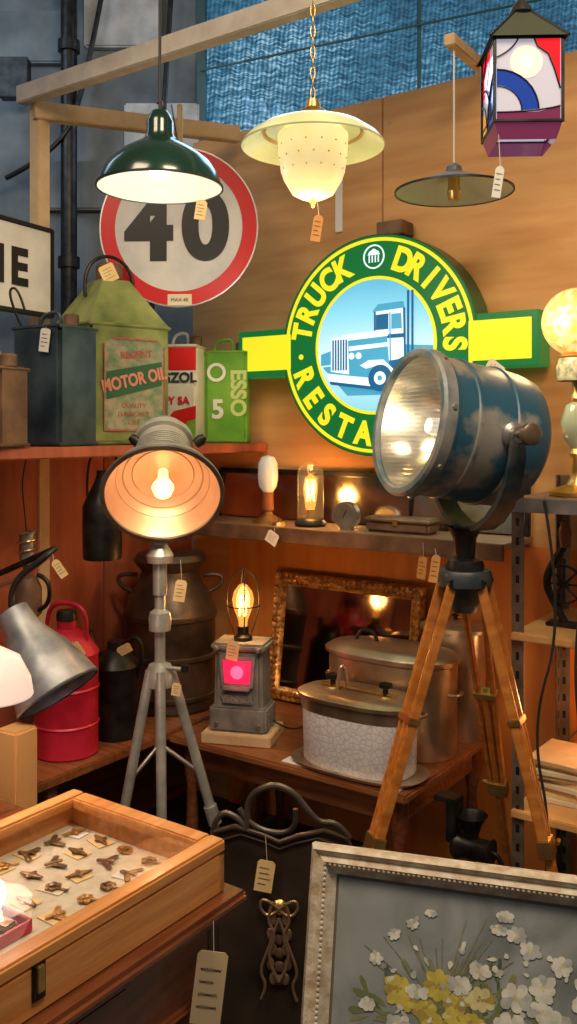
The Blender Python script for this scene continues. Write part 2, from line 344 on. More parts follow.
# ------------------------------------------------------------ SPEED SIGN
g=grp('speed_limit_sign',(-.385,3.15,2.210),R(-3))
disc(g,'plate',.277,0,.006,signw,n=96); ring(g,'red_border',.275,.225,-.003,.004,redflat); ring(g,'edge_rim',.28,.274,-.002,.012,steel)
text(g,'digit_4','4',.315,(-.105,-.002,.005),blackp,bold=.014,sx=1.0)
text(g,'digit_0','0',.315,(.095,-.002,.005),blackp,bold=.014,sx=1.0)
box(g,'label',(.085,.003,.04),(.005,-.005,-.255),cream,bev=.001); text(g,'label_text','MAX 40',.018,(.005,-.007,-.255),blackp)
rod(g,'hanging_wire',(0,.01,.27),(-.03,.03,.44),.002,black)
bar(g,'back_strut',(0,.03,-.2),(0,.03,.44),.02,.02,palewood)
# ------------------------------------------------------------ STREET SIGN
g=grp('street_name_sign',(-.84,3.035,2.035)) 
g.rotation_euler=(0,0,R(62))
box(g,'plate',(.62,.012,.29),(-.26,0,0),streetw,bev=.004)
for nm,s,l in (('t',(.64,.022,.016),(-.26,0,.145)),('b',(.64,.022,.016),(-.26,0,-.145)),('l',(.016,.022,.30),(-.575,0,0)),('r',(.016,.022,.30),(.055,0,0))):
    box(g,'rim_'+nm,s,l,blackp)
for i,c in enumerate('LANE'): text(g,'letter_'+c,c,.165,(-.475+i*.126,-.008,-.0),blackp,bold=.006,sx=.95)
# ------------------------------------------------------------ OIL CANS on wall shelf
def lettering(par,s,size,loc,m,rot=(pi/2,0,0),**k): return text(par,'lettering_'+s.strip().replace(' ','_').lower(),s,size,loc,m,rot,ext=.0006,**k)
g=grp('motor_oil_can',(-.615,3.09,1.45),R(39))
w=.30
box(g,'body',(w,w,.40),(0,0,.20),lgreen,bev=.012)
mesh(g,'pyramid_top',[(-w/2,-w/2,.395),(w/2,-w/2,.395),(w/2,w/2,.395),(-w/2,w/2,.395),(-.05,-.05,.56),(.05,-.05,.56),(.05,.05,.56),(-.05,.05,.56)],[(0,1,5,4),(1,2,6,5),(2,3,7,6),(3,0,4,7),(4,5,6,7),(3,2,1,0)],lgreen)
for z in (.01,.395): box(g,'seam',(w+.008,w+.008,.012),(0,0,z),lgreen,bev=.004)
lathe(g,'cap',[(0,.62),(.035,.62),(.045,.61),(.045,.56),(0,.56)],rust)
tube(g,'handle',[(-.09,0,.50),(-.10,0,.60),(0,0,.66),(.10,0,.60),(.09,0,.50)],.006,black)
redlab=M('label_red',(.55,.03,.04),(.40,.20,.14),rough=.6,scale=40)
poly(g,'label',[(-.10,.05),(.125,.05),(.125,.33),(.10,.35),(-.07,.35),(-.10,.33)],-w/2-.002,.002,M('label_green',(.16,.28,.15),(.48,.40,.28),rough=.6,scale=30))
for p1,p2 in (((-.10,.05),(.125,.05)),((.125,.05),(.125,.33)),((-.10,.05),(-.10,.33)),((-.07,.35),(.10,.35))):
    bar(g,'label_border',(p1[0],-w/2-.003,p1[1]),(p2[0],-w/2-.003,p2[1]),.003,.006,redlab,bev=0)
poly(g,'label_band',[(-.09,.15),(.115,.20),(.115,.28),(-.09,.24)],-w/2-.004,.002,M('label_dk_green',(.03,.14,.06),rough=.6))
lettering(g,'MOTOR OIL',.056,(.012,-w/2-.005,.218),M('label_pink',(.80,.30,.22),rough=.6),(pi/2,-.22,0),bold=.002,sx=.80)
lettering(g,'REGENT',.032,(.02,-w/2-.003,.30),redlab,(pi/2,-.1,0),bold=.001)
for k in range(3): lettering(g,['QUALITY','LUBRICANT','OILS'][k],.022,(.01,-w/2-.003,.13-k*.027),redlab)
tag(g,(-.05,-.05,.60),tagM,.06,.06,.0,tilt=-.5)
def jerry(name,loc,rz,w,d,h,m,neck=True):
    g=grp(name,loc,rz)
    box(g,'body',(w,d,h),(0,0,h/2),m,bev=.012)
    for z in (.008,h-.008): box(g,'seam',(w+.006,d+.006,.01),(0,0,z),m,bev=.004)
    tube(g,'handle',[(-w*.32,0,h),(-w*.32,0,h+.035),(0,0,h+.05),(w*.12,0,h+.035),(w*.12,0,h)],.006,m)
    lathe(g,'cap',[(0,.035),(.02,.035),(.024,.03),(.024,0),(0,0)],rust,(w*.33,0,h))
    return g
g=jerry('square_oil_can',(-.725,2.80,1.45),R(-30),.20,.17,.37,dkcan)
tube(g,'wire_handle',[(-.08,-.05,.35),(-.11,-.1,.47),(-.08,-.08,.50),(-.07,-.06,.42)],.004,black)
tag(g,(.05,-.09,.36),tagW,.04,.07,.01)
g=jerry('small_fuel_can',(-.83,2.56,1.45),R(-28),.14,.12,.23,rust)
tag(g,(.04,-.07,.20),tagM,.03,.06,.02)
whitecan=M('can_white',(.66,.66,.60),(.74,.72,.62),rough=.4,scale=12)
g=jerry('petrol_can',(-.395,3.41,1.45),R(-8),.135,.15,.37,whitecan)
box(g,'red_top_band',(.128,.003,.085),(0,-.077,.315),redflat,bev=.001)
poly(g,'red_swoosh',[(-.064,.0),(-.064,.07),(-.02,.12),(.064,.14),(.064,.09),(.0,.06)],-.079,.002,redflat)
poly(g,'green_panel',[(.02,.01),(.064,.01),(.064,.09),(.03,.08)],-.080,.002,egreen)
lettering(g,'GZOL',.05,(0,-.080,.245),dkcan,bold=.002); lettering(g,'Y SA',.04,(0,-.081,.16),redflat,bold=.001)
g=jerry('petrol_can',(-.235,3.50,1.45),R(-4),.165,.14,.355,egreen)
lettering(g,'ESSO',.080,(.05,-.0735,.19),M('cg',(.55,.70,.25),rough=.5),(pi/2,R(90),0),bold=.003)
ring(g,'emblem',.036,.024,-.074,.002,whitep,-.035,.27)
lettering(g,'5',.10,(-.03,-.0735,.13),whitep,bold=.003)
# ------------------------------------------------------------ left hanging things
g=grp('oil_pouring_can',(-.60,2.90,1.085),R(-20))
lathe(g,'body',[(0,0),(.06,0),(.063,.01),(.063,.17),(.055,.19),(.025,.25),(.018,.27),(.018,.285),(0,.285)],black)
tube(g,'handle',[(-.055,0,.18),(-.06,0,.30),(-.02,0,.36),(.04,0,.36),(.06,0,.30),(.055,0,.18)],.004,black)
tube(g,'spout',[(.05,0,.12),(.085,0,.20),(.09,0,.25)],.008,black)
g=grp('blow_lamp',(-.80,2.75,.93),R(-20))
lathe(g,'tank',[(0,0),(.035,0),(.045,.01),(.045,.09),(.03,.12),(.01,.13),(.01,.16)],rust)
lathe(g,'burner',[(.015,0),(.022,.02),(.022,.09),(.026,.10),(.02,.10)],galv,(0,0,.16))
tube(g,'burner_coil',[(.028*cos(i*pi/4),.028*sin(i*pi/4),.18+.0035*i) for i in range(24)],.004,brass)
tube(g,'handle',[(.03,0,.02),(.08,0,.03),(.085,0,.12),(.04,0,.13)],.007,black)
tube(g,'hanging_wire',[(0,0,.25),(0,-.01,.32),(-.02,0,.42),(-.0,.0,.487)],.002,black)
tag(g,(.03,-.04,.05),tagM,.025,.06,.02)
# churn
g=grp('milk_churn',W(.24,.40,.5))
lathe(g,'body',[(0,0),(.165,0),(.17,.01),(.165,.03),(.165,.33),(.17,.34),(.165,.35),(.15,.40),(.11,.45),(.105,.49),(.13,.52),(.135,.53),(.12,.55),(.03,.56),(0,.565)],churnM)
for z in (.04,.18,.32): lathe(g,'hoop',[(.165,0),(.171,.004),(.171,.016),(.165,.02)],churnM,(0,0,z))
for s in (-1,1): tube(g,'handle',[(s*.14,0,.41),(s*.19,0,.43),(s*.19,0,.48),(s*.12,0,.47)],.008,churnM)
# red can
g=grp('red_fuel_can',(-.69,2.80,.5),R(-20))
lathe(g,'body',[(0,0),(.095,0),(.1,.006),(.097,.02),(.097,.30),(.1,.31),(.095,.32),(.07,.36),(.03,.385),(.03,.41),(0,.41)],redp)
for z in (.09,.2): lathe(g,'rib',[(.097,0),(.101,.005),(.097,.01)],redp,(0,0,z))
tube(g,'handle',[(-.07,0,.34),(-.08,0,.44),(0,0,.47),(.08,0,.44),(.07,0,.34)],.007,redp)
lathe(g,'cap',[(0,.03),(.028,.03),(.032,.02),(.032,0),(0,0)],black,(0,0,.41))
tag(g,(.06,-.06,.36),tagM,.04,.05,.01,tilt=-.7)
g=grp('black_oil_jug',(-.565,2.95,.5),R(-10))
lathe(g,'body',[(0,0),(.072,0),(.076,.008),(.074,.03),(.074,.22),(.077,.23),(.07,.24),(.04,.28),(.03,.285),(.03,.31),(0,.31)],black)
tube(g,'spout',[(-.05,0,.24),(-.075,0,.28),(-.09,-.01,.34)],.012,black)
tube(g,'handle',[(.03,0,.29),(.05,0,.33),(.09,0,.31),(.085,0,.22),(.07,0,.19)],.007,black)
tag(g,(.03,-.03,.30),tagM,.05,.03,.0,tilt=-.5)
# galvanised bench lamp
g=grp('workbench_lamp',(-.64,2.24,.965),0)
ax=Vector((.55,-.25,-.80)).normalized(); q=(-ax).to_track_quat('Z','Y').to_euler()
lathe(g,'shade',[(.105,-.14),(.108,-.135),(.10,-.10),(.08,-.03),(.055,.02),(.045,.05),(.04,.10),(.0,.105)],galv,(0,0,0),q)
lathe(g,'shade_inside',[(.103,-.139),(.096,-.10),(.076,-.03),(.05,.02),(0,.04)],galv,(0,0,0),q)
lathe(g,'shade_bead',[(.107,-.142),(.111,-.138),(.107,-.134)],galv,(0,0,0),q)
j=Vector((0,0,0))-ax*.10
tube(g,'neck',[tuple(j),tuple(j+Vector((-.02,.02,.06))),(.03,.05,.22),(.04,.08,.23)],.008,black)
bar(g,'arm_upper',(.04,.08,.23),(-.20,.25,.12),.015,.015,black); bar(g,'arm_lower',(-.20,.25,.12),(-.20,.28,-.45),.015,.015,black)
tube(g,'spring',[(.02,.08,.21),(-.05,.14,.15),(-.15,.2,.11)],.006,steel)
lathe(g,'base',[(0,0),(.06,0),(.06,.015),(.02,.03),(0,.03)],black,(-.20,.28,-.465))
tag(g,(.04,.05,.22),tagM,.022,.05,.02,tilt=-.6)
# lit desk lamp at left edge
g=grp('desk_lamp',(-.570,1.72,1.035))
lathe(g,'shade',[(.078,-.045),(.08,-.042),(.075,-.01),(.055,.03),(.02,.05),(0,.052)],M('rose_enamel',(.80,.66,.58),rough=.3,em=.5,emc=(1,.78,.66)))
lathe(g,'shade_inside',[(.078,-.045),(.07,-.01),(.05,.022),(0,.03)],whitep)
lathe(g,'bulb',[(0,-.035),(.022,-.025),(.025,-.005),(.012,.02),(0,.03)],EM('bulb_white',(1,.9,.75),8,1))
light(g,'bulb_light',(0,0,-.06),1.6,(1,.60,.50),.03)
tube(g,'gooseneck',[(0,0,.05),(-.01,0,.1),(-.08,.01,.13),(-.13,.03,.05),(-.13,.04,-.30)],.007,brass)
lathe(g,'base',[(0,0),(.06,0),(.06,.012),(.02,.025),(0,.025)],brass,(-.13,.04,-.324))
g=grp('wooden_post',(-.64,2.12,0),R(-30)); box(g,'post',(.07,.07,.8),(0,0,.4),pine,bev=.005); box(g,'foot',(.14,.14,.03),(0,0,.015),pine,bev=.004)
# ------------------------------------------------------------ STEEL TRIPOD + DISH LAMP
g=grp('tripod_floodlight',(-.360,2.5,0))
ax=Vector((.10,-.80,-.56)).normalized(); c=Vector((.026,-.11,1.328)); q=ax.to_track_quat('Z','Y').to_euler()
enam=M('dish_enamel_inside',(.44,.24,.14),(.60,.37,.23),rough=.3,scale=5,metal=.3)
dirty=M('dish_outer',(.20,.20,.17),(.42,.40,.34),rough=.5,metal=.3,scale=10)
lathe(g,'dish_outer',[(.158,.0),(.161,-.004),(.155,-.012),(.141,-.05),(.11,-.085),(.06,-.105),(.055,-.11)],dirty,c,q,64)
lathe(g,'dish_inner',[(.158,.0),(.152,-.01),(.136,-.047),(.105,-.08),(.05,-.10),(0,-.102)],enam,c,q,64)
for rr,zz in ((.125,-.060),(.105,-.078),(.08,-.089)): lathe(g,'spun_ring',[(rr,zz+.003),(rr+.003,zz+.004),(rr+.005,zz+.001)],enam,c,q,64)
lathe(g,'dish_rim',[(.152,-.003),(.164,-.003),(.164,.006),(.152,.006),(.152,-.003)],M('rim_dark',(.12,.10,.08),(.25,.20,.15),rough=.4,metal=.5),c,q,64)
lathe(g,'lamp_body',[(.055,-.10),(.072,-.12),(.075,-.14),(.075,-.22),(.085,-.225),(.085,-.245),(.075,-.25),(.06,-.29),(.03,-.31),(0,-.315)],dirty,c,q)
for k in range(6): lathe(g,'fin',[(.075,-.14),(.08,-.14),(.08,-.146),(.075,-.146)],dirty,c+ax*(-.009*k),q)
bu=EM('hot_bulb',(1,.66,.30),18,1)
lathe(g,'bulb',[(0,.0),(.024,-.01),(.030,-.03),(.022,-.05),(.014,-.07),(.014,-.1)],GLASS('bulb_glass',(1,.93,.8),1.4,(1,.62,.28)),c,q)
lathe(g,'filament',[(0,-.018),(.013,-.023),(.013,-.045),(0,-.05)],bu,c,q)
light(g,'dish_light',tuple(c+ax*.02),1.3,(1,.64,.38),.03)
for s in (-1,1): lathe(g,'wing_knob',[(0,0),(.014,0),(.016,.02),(.010,.035),(0,.035)],black,(.018+s*.078,.05,1.46),(0,s*.9,0))
tube(g,'yoke',[(-.088,.045,1.43),(-.10,.06,1.34),(-.07,.05,1.24),(0,.03,1.185),(.08,.05,1.24),(.12,.06,1.34),(.108,.045,1.43)],.009,silverp)
rod(g,'column_top',(0,.02,1.04),(0,.02,1.185),.020,silverp)
lathe(g,'head_collar',[(.015,0),(.035,.0),(.038,.02),(.03,.035),(.02,.05)],silverp,(0,.02,1.13))
rod(g,'column',(0,.02,.60),(0,.02,1.08),.015,silverp)
lathe(g,'mid_collar',[(.015,0),(.030,0),(.032,.03),(.028,.05),(.015,.06)],silverp,(0,.02,.94))
lathe(g,'hub',[(.014,-.02),(.04,-.015),(.042,.02),(.03,.045),(.015,.05)],silverp,(0,.02,.80))
rod(g,'crank',(0.02,.0,.84),(.075,-.02,.84),.006,silverp); lathe(g,'crank_knob',[(0,0),(.012,.003),(.012,.02),(0,.023)],black,(.075,-.02,.832))
for i,(fx,fy) in enumerate([(-.17,-.12),(.27,.0),(.04,-.22)]):
    n=Vector((fx,fy,0)).normalized()*.03
    top=Vector((n.x,.02+n.y,.83)); ft=Vector((fx,.02+fy,.0)); mid=top.lerp(ft,.5)
    rod(g,'leg_upper_%d'%i,top,mid,.014,silverp); rod(g,'leg_lower_%d'%i,mid,ft,.010,steel)
    rod(g,'leg_clamp_%d'%i,top.lerp(ft,.46),top.lerp(ft,.52),.019,silverp)
    rod(g,'leg_foot_%d'%i,top.lerp(ft,.97),ft,.016,black)
    rod(g,'brace_%d'%i,(0,.02,.62),top.lerp(ft,.35),.006,steel)
tag(g,(.06,-.0,1.14),tagM,.032,.06,.06); tag(g,(.05,-.02,.80),tagM,.025,.035,.0)
# ------------------------------------------------------------ METER LAMP
g=grp('converted_meter_lamp',(-.148,2.93,.5),R(-14))
box(g,'wood_base',(.23,.17,.034),(0,0,.017),palewood,bev=.003)
box(g,'case_lower',(.19,.13,.08),(0,0,.075),greyp,bev=.008)
box(g,'case',(.165,.12,.20),(0,0,.20),greyp,bev=.012,top=.93)
box(g,'case_top',(.18,.13,.025),(0,0,.305),greyp,bev=.008)
poly(g,'window_surround',[(-.052,.180),(.052,.180),(.060,.278),(-.060,.278)],-.067,.01,greyp)
poly(g,'glowing_window',[(-.041,.192),(.041,.192),(.048,.266),(-.048,.266)],-.069,.003,EM('red_glow',(.92,.02,.09),1.0))
lathe(g,'meter_dial',[(0,.003),(.020,.002),(.021,0)],EM('dial_glow',(1,.16,.32),1.1),(0,-.069,.228),(pi/2,0,0))
light(g,'window_glow',(0,-.12,.23),.14,(1,.08,.15),.02)
box(g,'dial_sill',(.09,.03,.012),(0,-.07,.178),greyp); box(g,'nameplate',(.10,.006,.035),(0,-.065,.145),greyp,bev=.002)
lettering(g,'VENNER',.028,(0,-.069,.145),silverp,bold=.0008)
for x in (-.07,.07):
    for z in (.06,.30): lathe(g,'bolt',[(0,.006),(.007,.005),(.008,0)],steel,(x,-.066,z),(pi/2,0,0),12)
for x in (-.06,.06): box(g,'lug',(.025,.02,.05),(x*1.45,-.03,.07),greyp)
lathe(g,'socket',[(0,0),(.03,0),(.03,.012),(.018,.02),(.018,.045),(0,.045)],black,(0,0,.317))
ambg=GLASS('amber_glass',(1,.86,.62),.6,(1,.42,.08)); fil=EM('filament',(1,.46,.12),22,1)
def edison(par,z,k=1,x=0,y=0,e=1.2):
    lathe(par,'bulb',[(.013*k,0),(.014*k,.02*k),(.03*k,.06*k),(.034*k,.085*k),(.028*k,.11*k),(.012*k,.13*k),(0,.135*k)],ambg,(x,y,z))
    pts=[]
    for i in range(7): pts.append((x+.011*k*cos(i*1.05*1.0),y+.011*k*sin(i*1.05),z+(.035 if i%2 else .10)*k))
    tube(par,'filament',pts,.0026*k,fil,poly=True)
    light(par,'bulb_light',(x,y,z+.07*k),e,(1,.50,.18),.03)
edison(g,.36,1.05,e=2.4)
for i in range(4):
    a=i*pi/2+.4; cc,ss=cos(a),sin(a)
    tube(g,'cage_wire_%d'%i,[(.028*cc,.028*ss,.34),(.05*cc,.05*ss,.40),(.055*cc,.055*ss,.46),(.04*cc,.04*ss,.53),(0,0,.55)],.002,black)
tube(g,'cage_ring',[(.054*cos(i*pi/8),.054*sin(i*pi/8),.43) for i in range(16)],.002,black,cyc=True)
tag(g,(-.01,-.075,.345),tagM,.04,.06,.02)
tube(g,'flex',[(.09,.02,.06),(.13,.03,.03),(.17,.1,.008),(.2,.2,.006)],.003,cordM)
# ------------------------------------------------------------ lamps on the mirror shelf
g=grp('bulb_lamp',W(.50,.15,1.155),TH)
lathe(g,'base',[(0,0),(.06,0),(.06,.008),(.045,.016),(.02,.03),(.014,.04),(0,.04)],brass)
lathe(g,'socket',[(.014,.04),(.022,.05),(.02,.10),(.022,.115),(0,.115)],M('wood_socket',(.28,.10,.04),rough=.4))
lathe(g,'frosted_bulb',[(.018,.115),(.033,.135),(.038,.17),(.036,.22),(.024,.245),(0,.252)],M('frosted',(.74,.77,.76),rough=.35,em=.08))
g=grp('cloche_lamp',W(.69,.15,1.155),TH)
lathe(g,'base',[(0,0),(.055,0),(.058,.01),(.05,.022),(.03,.03),(0,.03)],black)
lathe(g,'cloche',[(.048,.028),(.048,.18),(.043,.21),(.025,.23),(0,.236)],GLASS('cloche_glass',(1,.95,.85),.10,(1,.5,.15)))
tube(g,'filament',[(.014*cos(i*1.05),.014*sin(i*1.05),.09 if i%2 else .165) for i in range(7)],.0026,fil,poly=True)
lathe(g,'bulb',[(.013,.05),(.02,.08),(.026,.13),(.022,.17),(0,.19)],ambg); lathe(g,'socket',[(.015,.028),(.015,.06),(0,.06)],brass)
light(g,'bulb_light',(0,0,.13),2.2,(1,.50,.18),.03)
g=grp('round_gauge',W(.86,.16,1.155),TH)
lathe(g,'case',[(0,0),(.044,0),(.048,.004),(.048,.03),(0,.03)],steel,(0,0,.050),(pi/2,0,0)); lathe(g,'dial',[(0,.002),(.040,.002),(.040,0)],M('gauge_dial',(.28,.27,.22),(.42,.4,.34),rough=.2,metal=.6),(0,-.03,.050),(pi/2,0,0))
box(g,'foot',(.05,.03,.006),(0,-.015,.003),steel); box(g,'needle',(.002,.002,.03),(0,-.0335,.056),blackp,(0,.5,0),bev=0)
g=grp('tin_box',W(1.06,.15,1.155),TH)
box(g,'body',(.24,.09,.04),(0,0,.02),rust,bev=.01); box(g,'lid',(.246,.096,.014),(0,0,.045),alum,bev=.006); box(g,'hasp',(.02,.005,.02),(0,-.05,.036),brass)
g=grp('brass_light_switch',W(.585,.20,1.155),TH); lathe(g,'body',[(0,.014),(.02,.012),(.024,0),(0,0)],brass); rod(g,'toggle',(0,0,.01),(.004,0,.026),.003,brass)
# ------------------------------------------------------------ picture frames
def frame(name,loc,rz,w,h,bw,lean,fm,pm,depth=.03,bead_k=.36,beads=(.25,.6)):
    g=grp(name,loc); g.rotation_euler=Euler((-lean,0,rz),'XYZ')
    prof=[(0,0),(0,-depth*.6),(bw*.15,-depth),(bw*.35,-depth*.75),(bw*.55,-depth*.95),(bw*.8,-depth*.45),(bw,-depth*.3),(bw,0)]
    cs=[(-w/2,0),(w/2,0),(w/2,h),(-w/2,h)]; ins=[(1,1),(-1,1),(-1,-1),(1,-1)]
    v=[];f=[];n=len(prof)
    for (x,z),(ix,iz) in zip(cs,ins):
        for o,y in prof: v.append((x+ix*o,y,z+iz*o))
    for k in range(4):
        for i in range(n-1):
            a=k*n+i;b=((k+1)%4)*n+i; f.append((a,b,b+1,a+1))
    mesh(g,'moulding',v,f,fm)
    box(g,'picture',(w-2*bw+.01,.006,h-2*bw+.01),(0,-.006,h/2),pm,bev=0)
    if beads:
        bm=bmesh.new(); st=bw*.42*(bead_k/.36)
        def bead(x,z): 
            mt=Matrix.Translation((x,-depth*.84,z)); bmesh.ops.create_icosphere(bm,subdivisions=1,radius=st*.42,matrix=mt)
        for o in [bw*b_ for b_ in beads]:
            k=int((w-2*o)/st)
            for i in range(k+1):
                x=-w/2+o+(w-2*o)*i/k; bead(x,o); bead(x,h-o)
            k=int((h-2*o)/st)
            for i in range(1,k):
                z=o+(h-2*o)*i/k; bead(-w/2+o,z); bead(w/2-o,z)
        me=D.meshes.new('carved_beading'); bm.to_mesh(me); bm.free(); fin('carved_beading',me,fm,g)
    return g
darkglass=M('old_mirror_glass',(.20,.14,.10),(.42,.33,.25),rough=.07,scale=5,metal=1)
g=frame('gilt_framed_mirror',W(.80,.13,.5),TH,.62,.47,.05,R(8),gold,darkglass)
# ------------------------------------------------------------ boilers
g=grp('fish_kettle',W(1.13,.555,.5),TH)
box(g,'paper_mat',(.40,.17,.004),(-.02,0.0,.002),tagW,bev=.001)
lathe(g,'tray',[(0,.004),(.2,.004),(.215,.012),(.218,.016),(.2,.012),(0,.010)],alum,sx=1,sy=.5,sq=.7)
m,nt,p=_p('white_crackle'); N=nt.nodes;L=nt.links
tc=N.new('ShaderNodeTexCoord'); vo=N.new('ShaderNodeTexVoronoi'); vo.feature='DISTANCE_TO_EDGE'; vo.inputs['Scale'].default_value=55; L.new(tc.outputs['Object'],vo.inputs[0])
cr=N.new('ShaderNodeValToRGB'); e=cr.color_ramp.elements; e[0].color=(.58,.59,.66,1); e[1].color=(.80,.79,.82,1); e[1].position=.12; L.new(vo.outputs[0],cr.inputs[0]); L.new(cr.outputs[0],p.inputs['Base Color']); p.inputs['Roughness'].default_value=.5
bp=N.new('ShaderNodeBump'); bp.inputs['Strength'].default_value=.4; bp.inputs['Distance'].default_value=.005; L.new(cr.outputs[0],bp.inputs['Height']); L.new(bp.outputs[0],p.inputs['Normal'])
enw=m
lathe(g,'white_body',[(0,.012),(.170,.012),(.176,.02),(.18,.17),(0,.17)],enw,sx=1,sy=.52,sq=.75)
lathe(g,'metal_band',[(.18,.168),(.184,.172),(.186,.205),(.192,.21),(0,.21)],alum,sx=1,sy=.52,sq=.75)
lathe(g,'lid',[(.194,.207),(.196,.217),(.18,.224),(.14,.228),(0,.23)],alum,sx=1,sy=.54,sq=.75)
for x in (-.09,.09):
    lathe(g,'knob',[(.008,0),(.008,.022),(.02,.028),(.02,.038),(0,.044)],black,(x,0,.228)); lathe(g,'knob_plate',[(0,.004),(.022,.004),(.024,0)],brass,(x,0,.228))
bar(g,'lid_strap',(-.13,0,.235),(.13,0,.235),.014,.005,brass)
tube(g,'clip_handle',[(-.06,-.02,.23),(-.055,-.02,.29),(-.05,-.01,.30),(-.045,0,.29),(-.04,0,.23)],.006,alum)
for s in (-1,1): tube(g,'side_handle',[(s*.18,-.03,.19),(s*.215,-.03,.195),(s*.215,.03,.195),(s*.18,.03,.19)],.005,alum)
g=grp('oval_boiler',W(1.115,.325,.5),TH)
lathe(g,'body',[(0,0),(.205,0),(.212,.01),(.215,.28),(.222,.285),(.222,.292),(0,.292)],alum,sx=1,sy=.53,sq=.8)
lathe(g,'lid',[(.226,.288),(.228,.30),(.21,.312),(.16,.32),(0,.326)],alum,sx=1,sy=.53,sq=.8)
tube(g,'lid_handle',[(-.13,0,.318),(-.12,0,.35),(-.09,0,.355),(-.06,0,.35),(-.05,0,.318)],.006,black)
for s in (-1,1): tube(g,'side_handle',[(s*.21,-.03,.2),(s*.235,-.03,.2),(s*.235,.03,.2),(s*.21,.03,.2)],.005,alum)
g=grp('preserving_pan',W(1.24,.12,.5),TH)
lathe(g,'body',[(0,0),(.09,0),(.095,.01),(.10,.35),(0,.35)],alum,sx=1,sy=.7,sq=.8)
lathe(g,'lid',[(.115,.348),(.117,.36),(.10,.37),(.05,.378),(0,.38)],alum,sx=1,sy=.7,sq=.8); lathe(g,'knob',[(.006,0),(.006,.01),(.014,.016),(0,.024)],black,(0,0,.378))
# ------------------------------------------------------------ SEARCHLIGHT ON WOODEN TRIPOD
g=grp('tripod_searchlight',(0,0,0))
c=Vector((.448,2.32,1.495)); n=Vector((-.93,-.34,.17)).normalized(); q=n.to_track_quat('Z','Y').to_euler()
lathe(g,'barrel',[(.180,.15),(.184,.145),(.184,.12),(.178,.115),(.178,-.07),(.176,-.11),(.168,-.145),(.145,-.168),(.10,-.178),(.05,-.182),(0,-.184)],bluep,c,q,72)
bez=M('bezel',(.44,.44,.42),(.10,.19,.25),rough=.35,metal=.45,scale=14)
lathe(g,'front_bezel',[(.184,.125),(.190,.13),(.190,.158),(.184,.165),(.170,.165),(.170,.15)],bez,c,q,72)
for d in (-.06,.05): lathe(g,'barrel_band',[(.178,0),(.182,.003),(.182,.012),(.178,.015)],bluep,c+n*d,q,72)
for k in range(8):
    a=k*pi/4+.2; u1=n.orthogonal().normalized(); u2=n.cross(u1); pb=c+n*.14+(u1*cos(a)+u2*sin(a))*.19
    lathe(g,'bezel_screw',[(0,.006),(.006,.005),(.007,0)],steel,pb,(u1*cos(a)+u2*sin(a)).to_track_quat('Z','Y').to_euler(),10)
lathe(g,'reflector',[(.170,.148),(.165,.12),(.14,.06),(.09,.01),(.04,-.015),(0,-.02)],M('reflector',(.85,.80,.68),rough=.22,metal=.9,c2=(.92,.88,.78),scale=5),c,q,64)
m,nt,p=_p('ribbed_lens'); N=nt.nodes;L=nt.links; N.remove(p)
tr=N.new('ShaderNodeBsdfTransparent'); tr.inputs[0].default_value=(.96,.97,.95,1); gl=N.new('ShaderNodeBsdfGlossy'); gl.inputs['Roughness'].default_value=.12
tc=N.new('ShaderNodeTexCoord'); wv=N.new('ShaderNodeTexWave'); wv.bands_direction='Y'; wv.inputs['Scale'].default_value=28
bp=N.new('ShaderNodeBump'); bp.inputs['Strength'].default_value=.5; bp.inputs['Distance'].default_value=.01
L.new(tc.outputs['Object'],wv.inputs[0]); L.new(wv.outputs['Fac'],bp.inputs['Height']); L.new(bp.outputs[0],gl.inputs['Normal'])
mr=N.new('ShaderNodeMapRange'); mr.inputs['To Min'].default_value=.08; mr.inputs['To Max'].default_value=.32; L.new(wv.outputs['Fac'],mr.inputs[0])
mx=N.new('ShaderNodeMixShader'); L.new(mr.outputs[0],mx.inputs[0]); L.new(tr.outputs[0],mx.inputs[1]); L.new(gl.outputs[0],mx.inputs[2]); L.new(mx.outputs[0],N['Material Output'].inputs[0])
lensM=m
lathe(g,'glass_lens',[(.170,.152),(.13,.162),(.07,.168),(0,.170)],lensM,c,q,64)
lathe(g,'lamp_bulb',[(0,.11),(.02,.10),(.024,.08),(.014,.05),(.012,-.02)],M('bulb_faint_glow',(.8,.78,.7),rough=.2,em=.5),c,q)  # bulb given a faint emission of its own
light(g,'lens_fill',tuple(c+n*.13),.22,(1,.84,.62),.03)  # small fill added inside to brighten lens and reflector
side=Vector((0,0,1)).cross(n).normalized()
if side.y>0: side=-side
for s in (1,-1):
    ps=c+side*s*.176+n*(-.03); qs=(side*s).to_track_quat('Z','Y').to_euler()
    lathe(g,'pivot_boss',[(.03,-.01),(.03,.012),(.02,.018),(.02,.035),(0,.035)],steel,ps,qs)
    lathe(g,'pivot_knob',[(.008,.03),(.008,.06),(.022,.062),(.026,.07),(.026,.085),(.018,.09),(0,.09)],M('knob_bronze',(.25,.17,.10),(.4,.3,.2),rough=.3,metal=.8),ps,qs)
pc=c+n*(-.03); pts=[]
for i in range(13):
    a=pi*i/12; pts.append(tuple(pc+side*(.205*cos(a))+Vector((0,0,-1))*(.245*sin(a)) ))
v=[];f=[]
for i,pt in enumerate(pts):
    pt=Vector(pt); a=pi*i/12; rad=(side*cos(a)+Vector((0,0,-1))*sin(a)).normalized(); hw=.018+.012*sin(a)
    nn=Vector((n.x,n.y,0)).normalized()
    for sx_,sy_ in ((-1,-1),(1,-1),(1,1),(-1,1)): v.append(tuple(pt+nn*hw*sx_+rad*.007*sy_))
for i in range(12):
    for k in range(4): a0=i*4+k; a1=i*4+(k+1)%4; f.append((a0,a1,a1+4,a0+4))
f+= [(0,1,2,3),(48,49,50,51)]
mesh(g,'yoke',v,f,M('yoke_blue_black',(.02,.05,.075),(.12,.13,.13),rough=.45,metal=.3,scale=14))
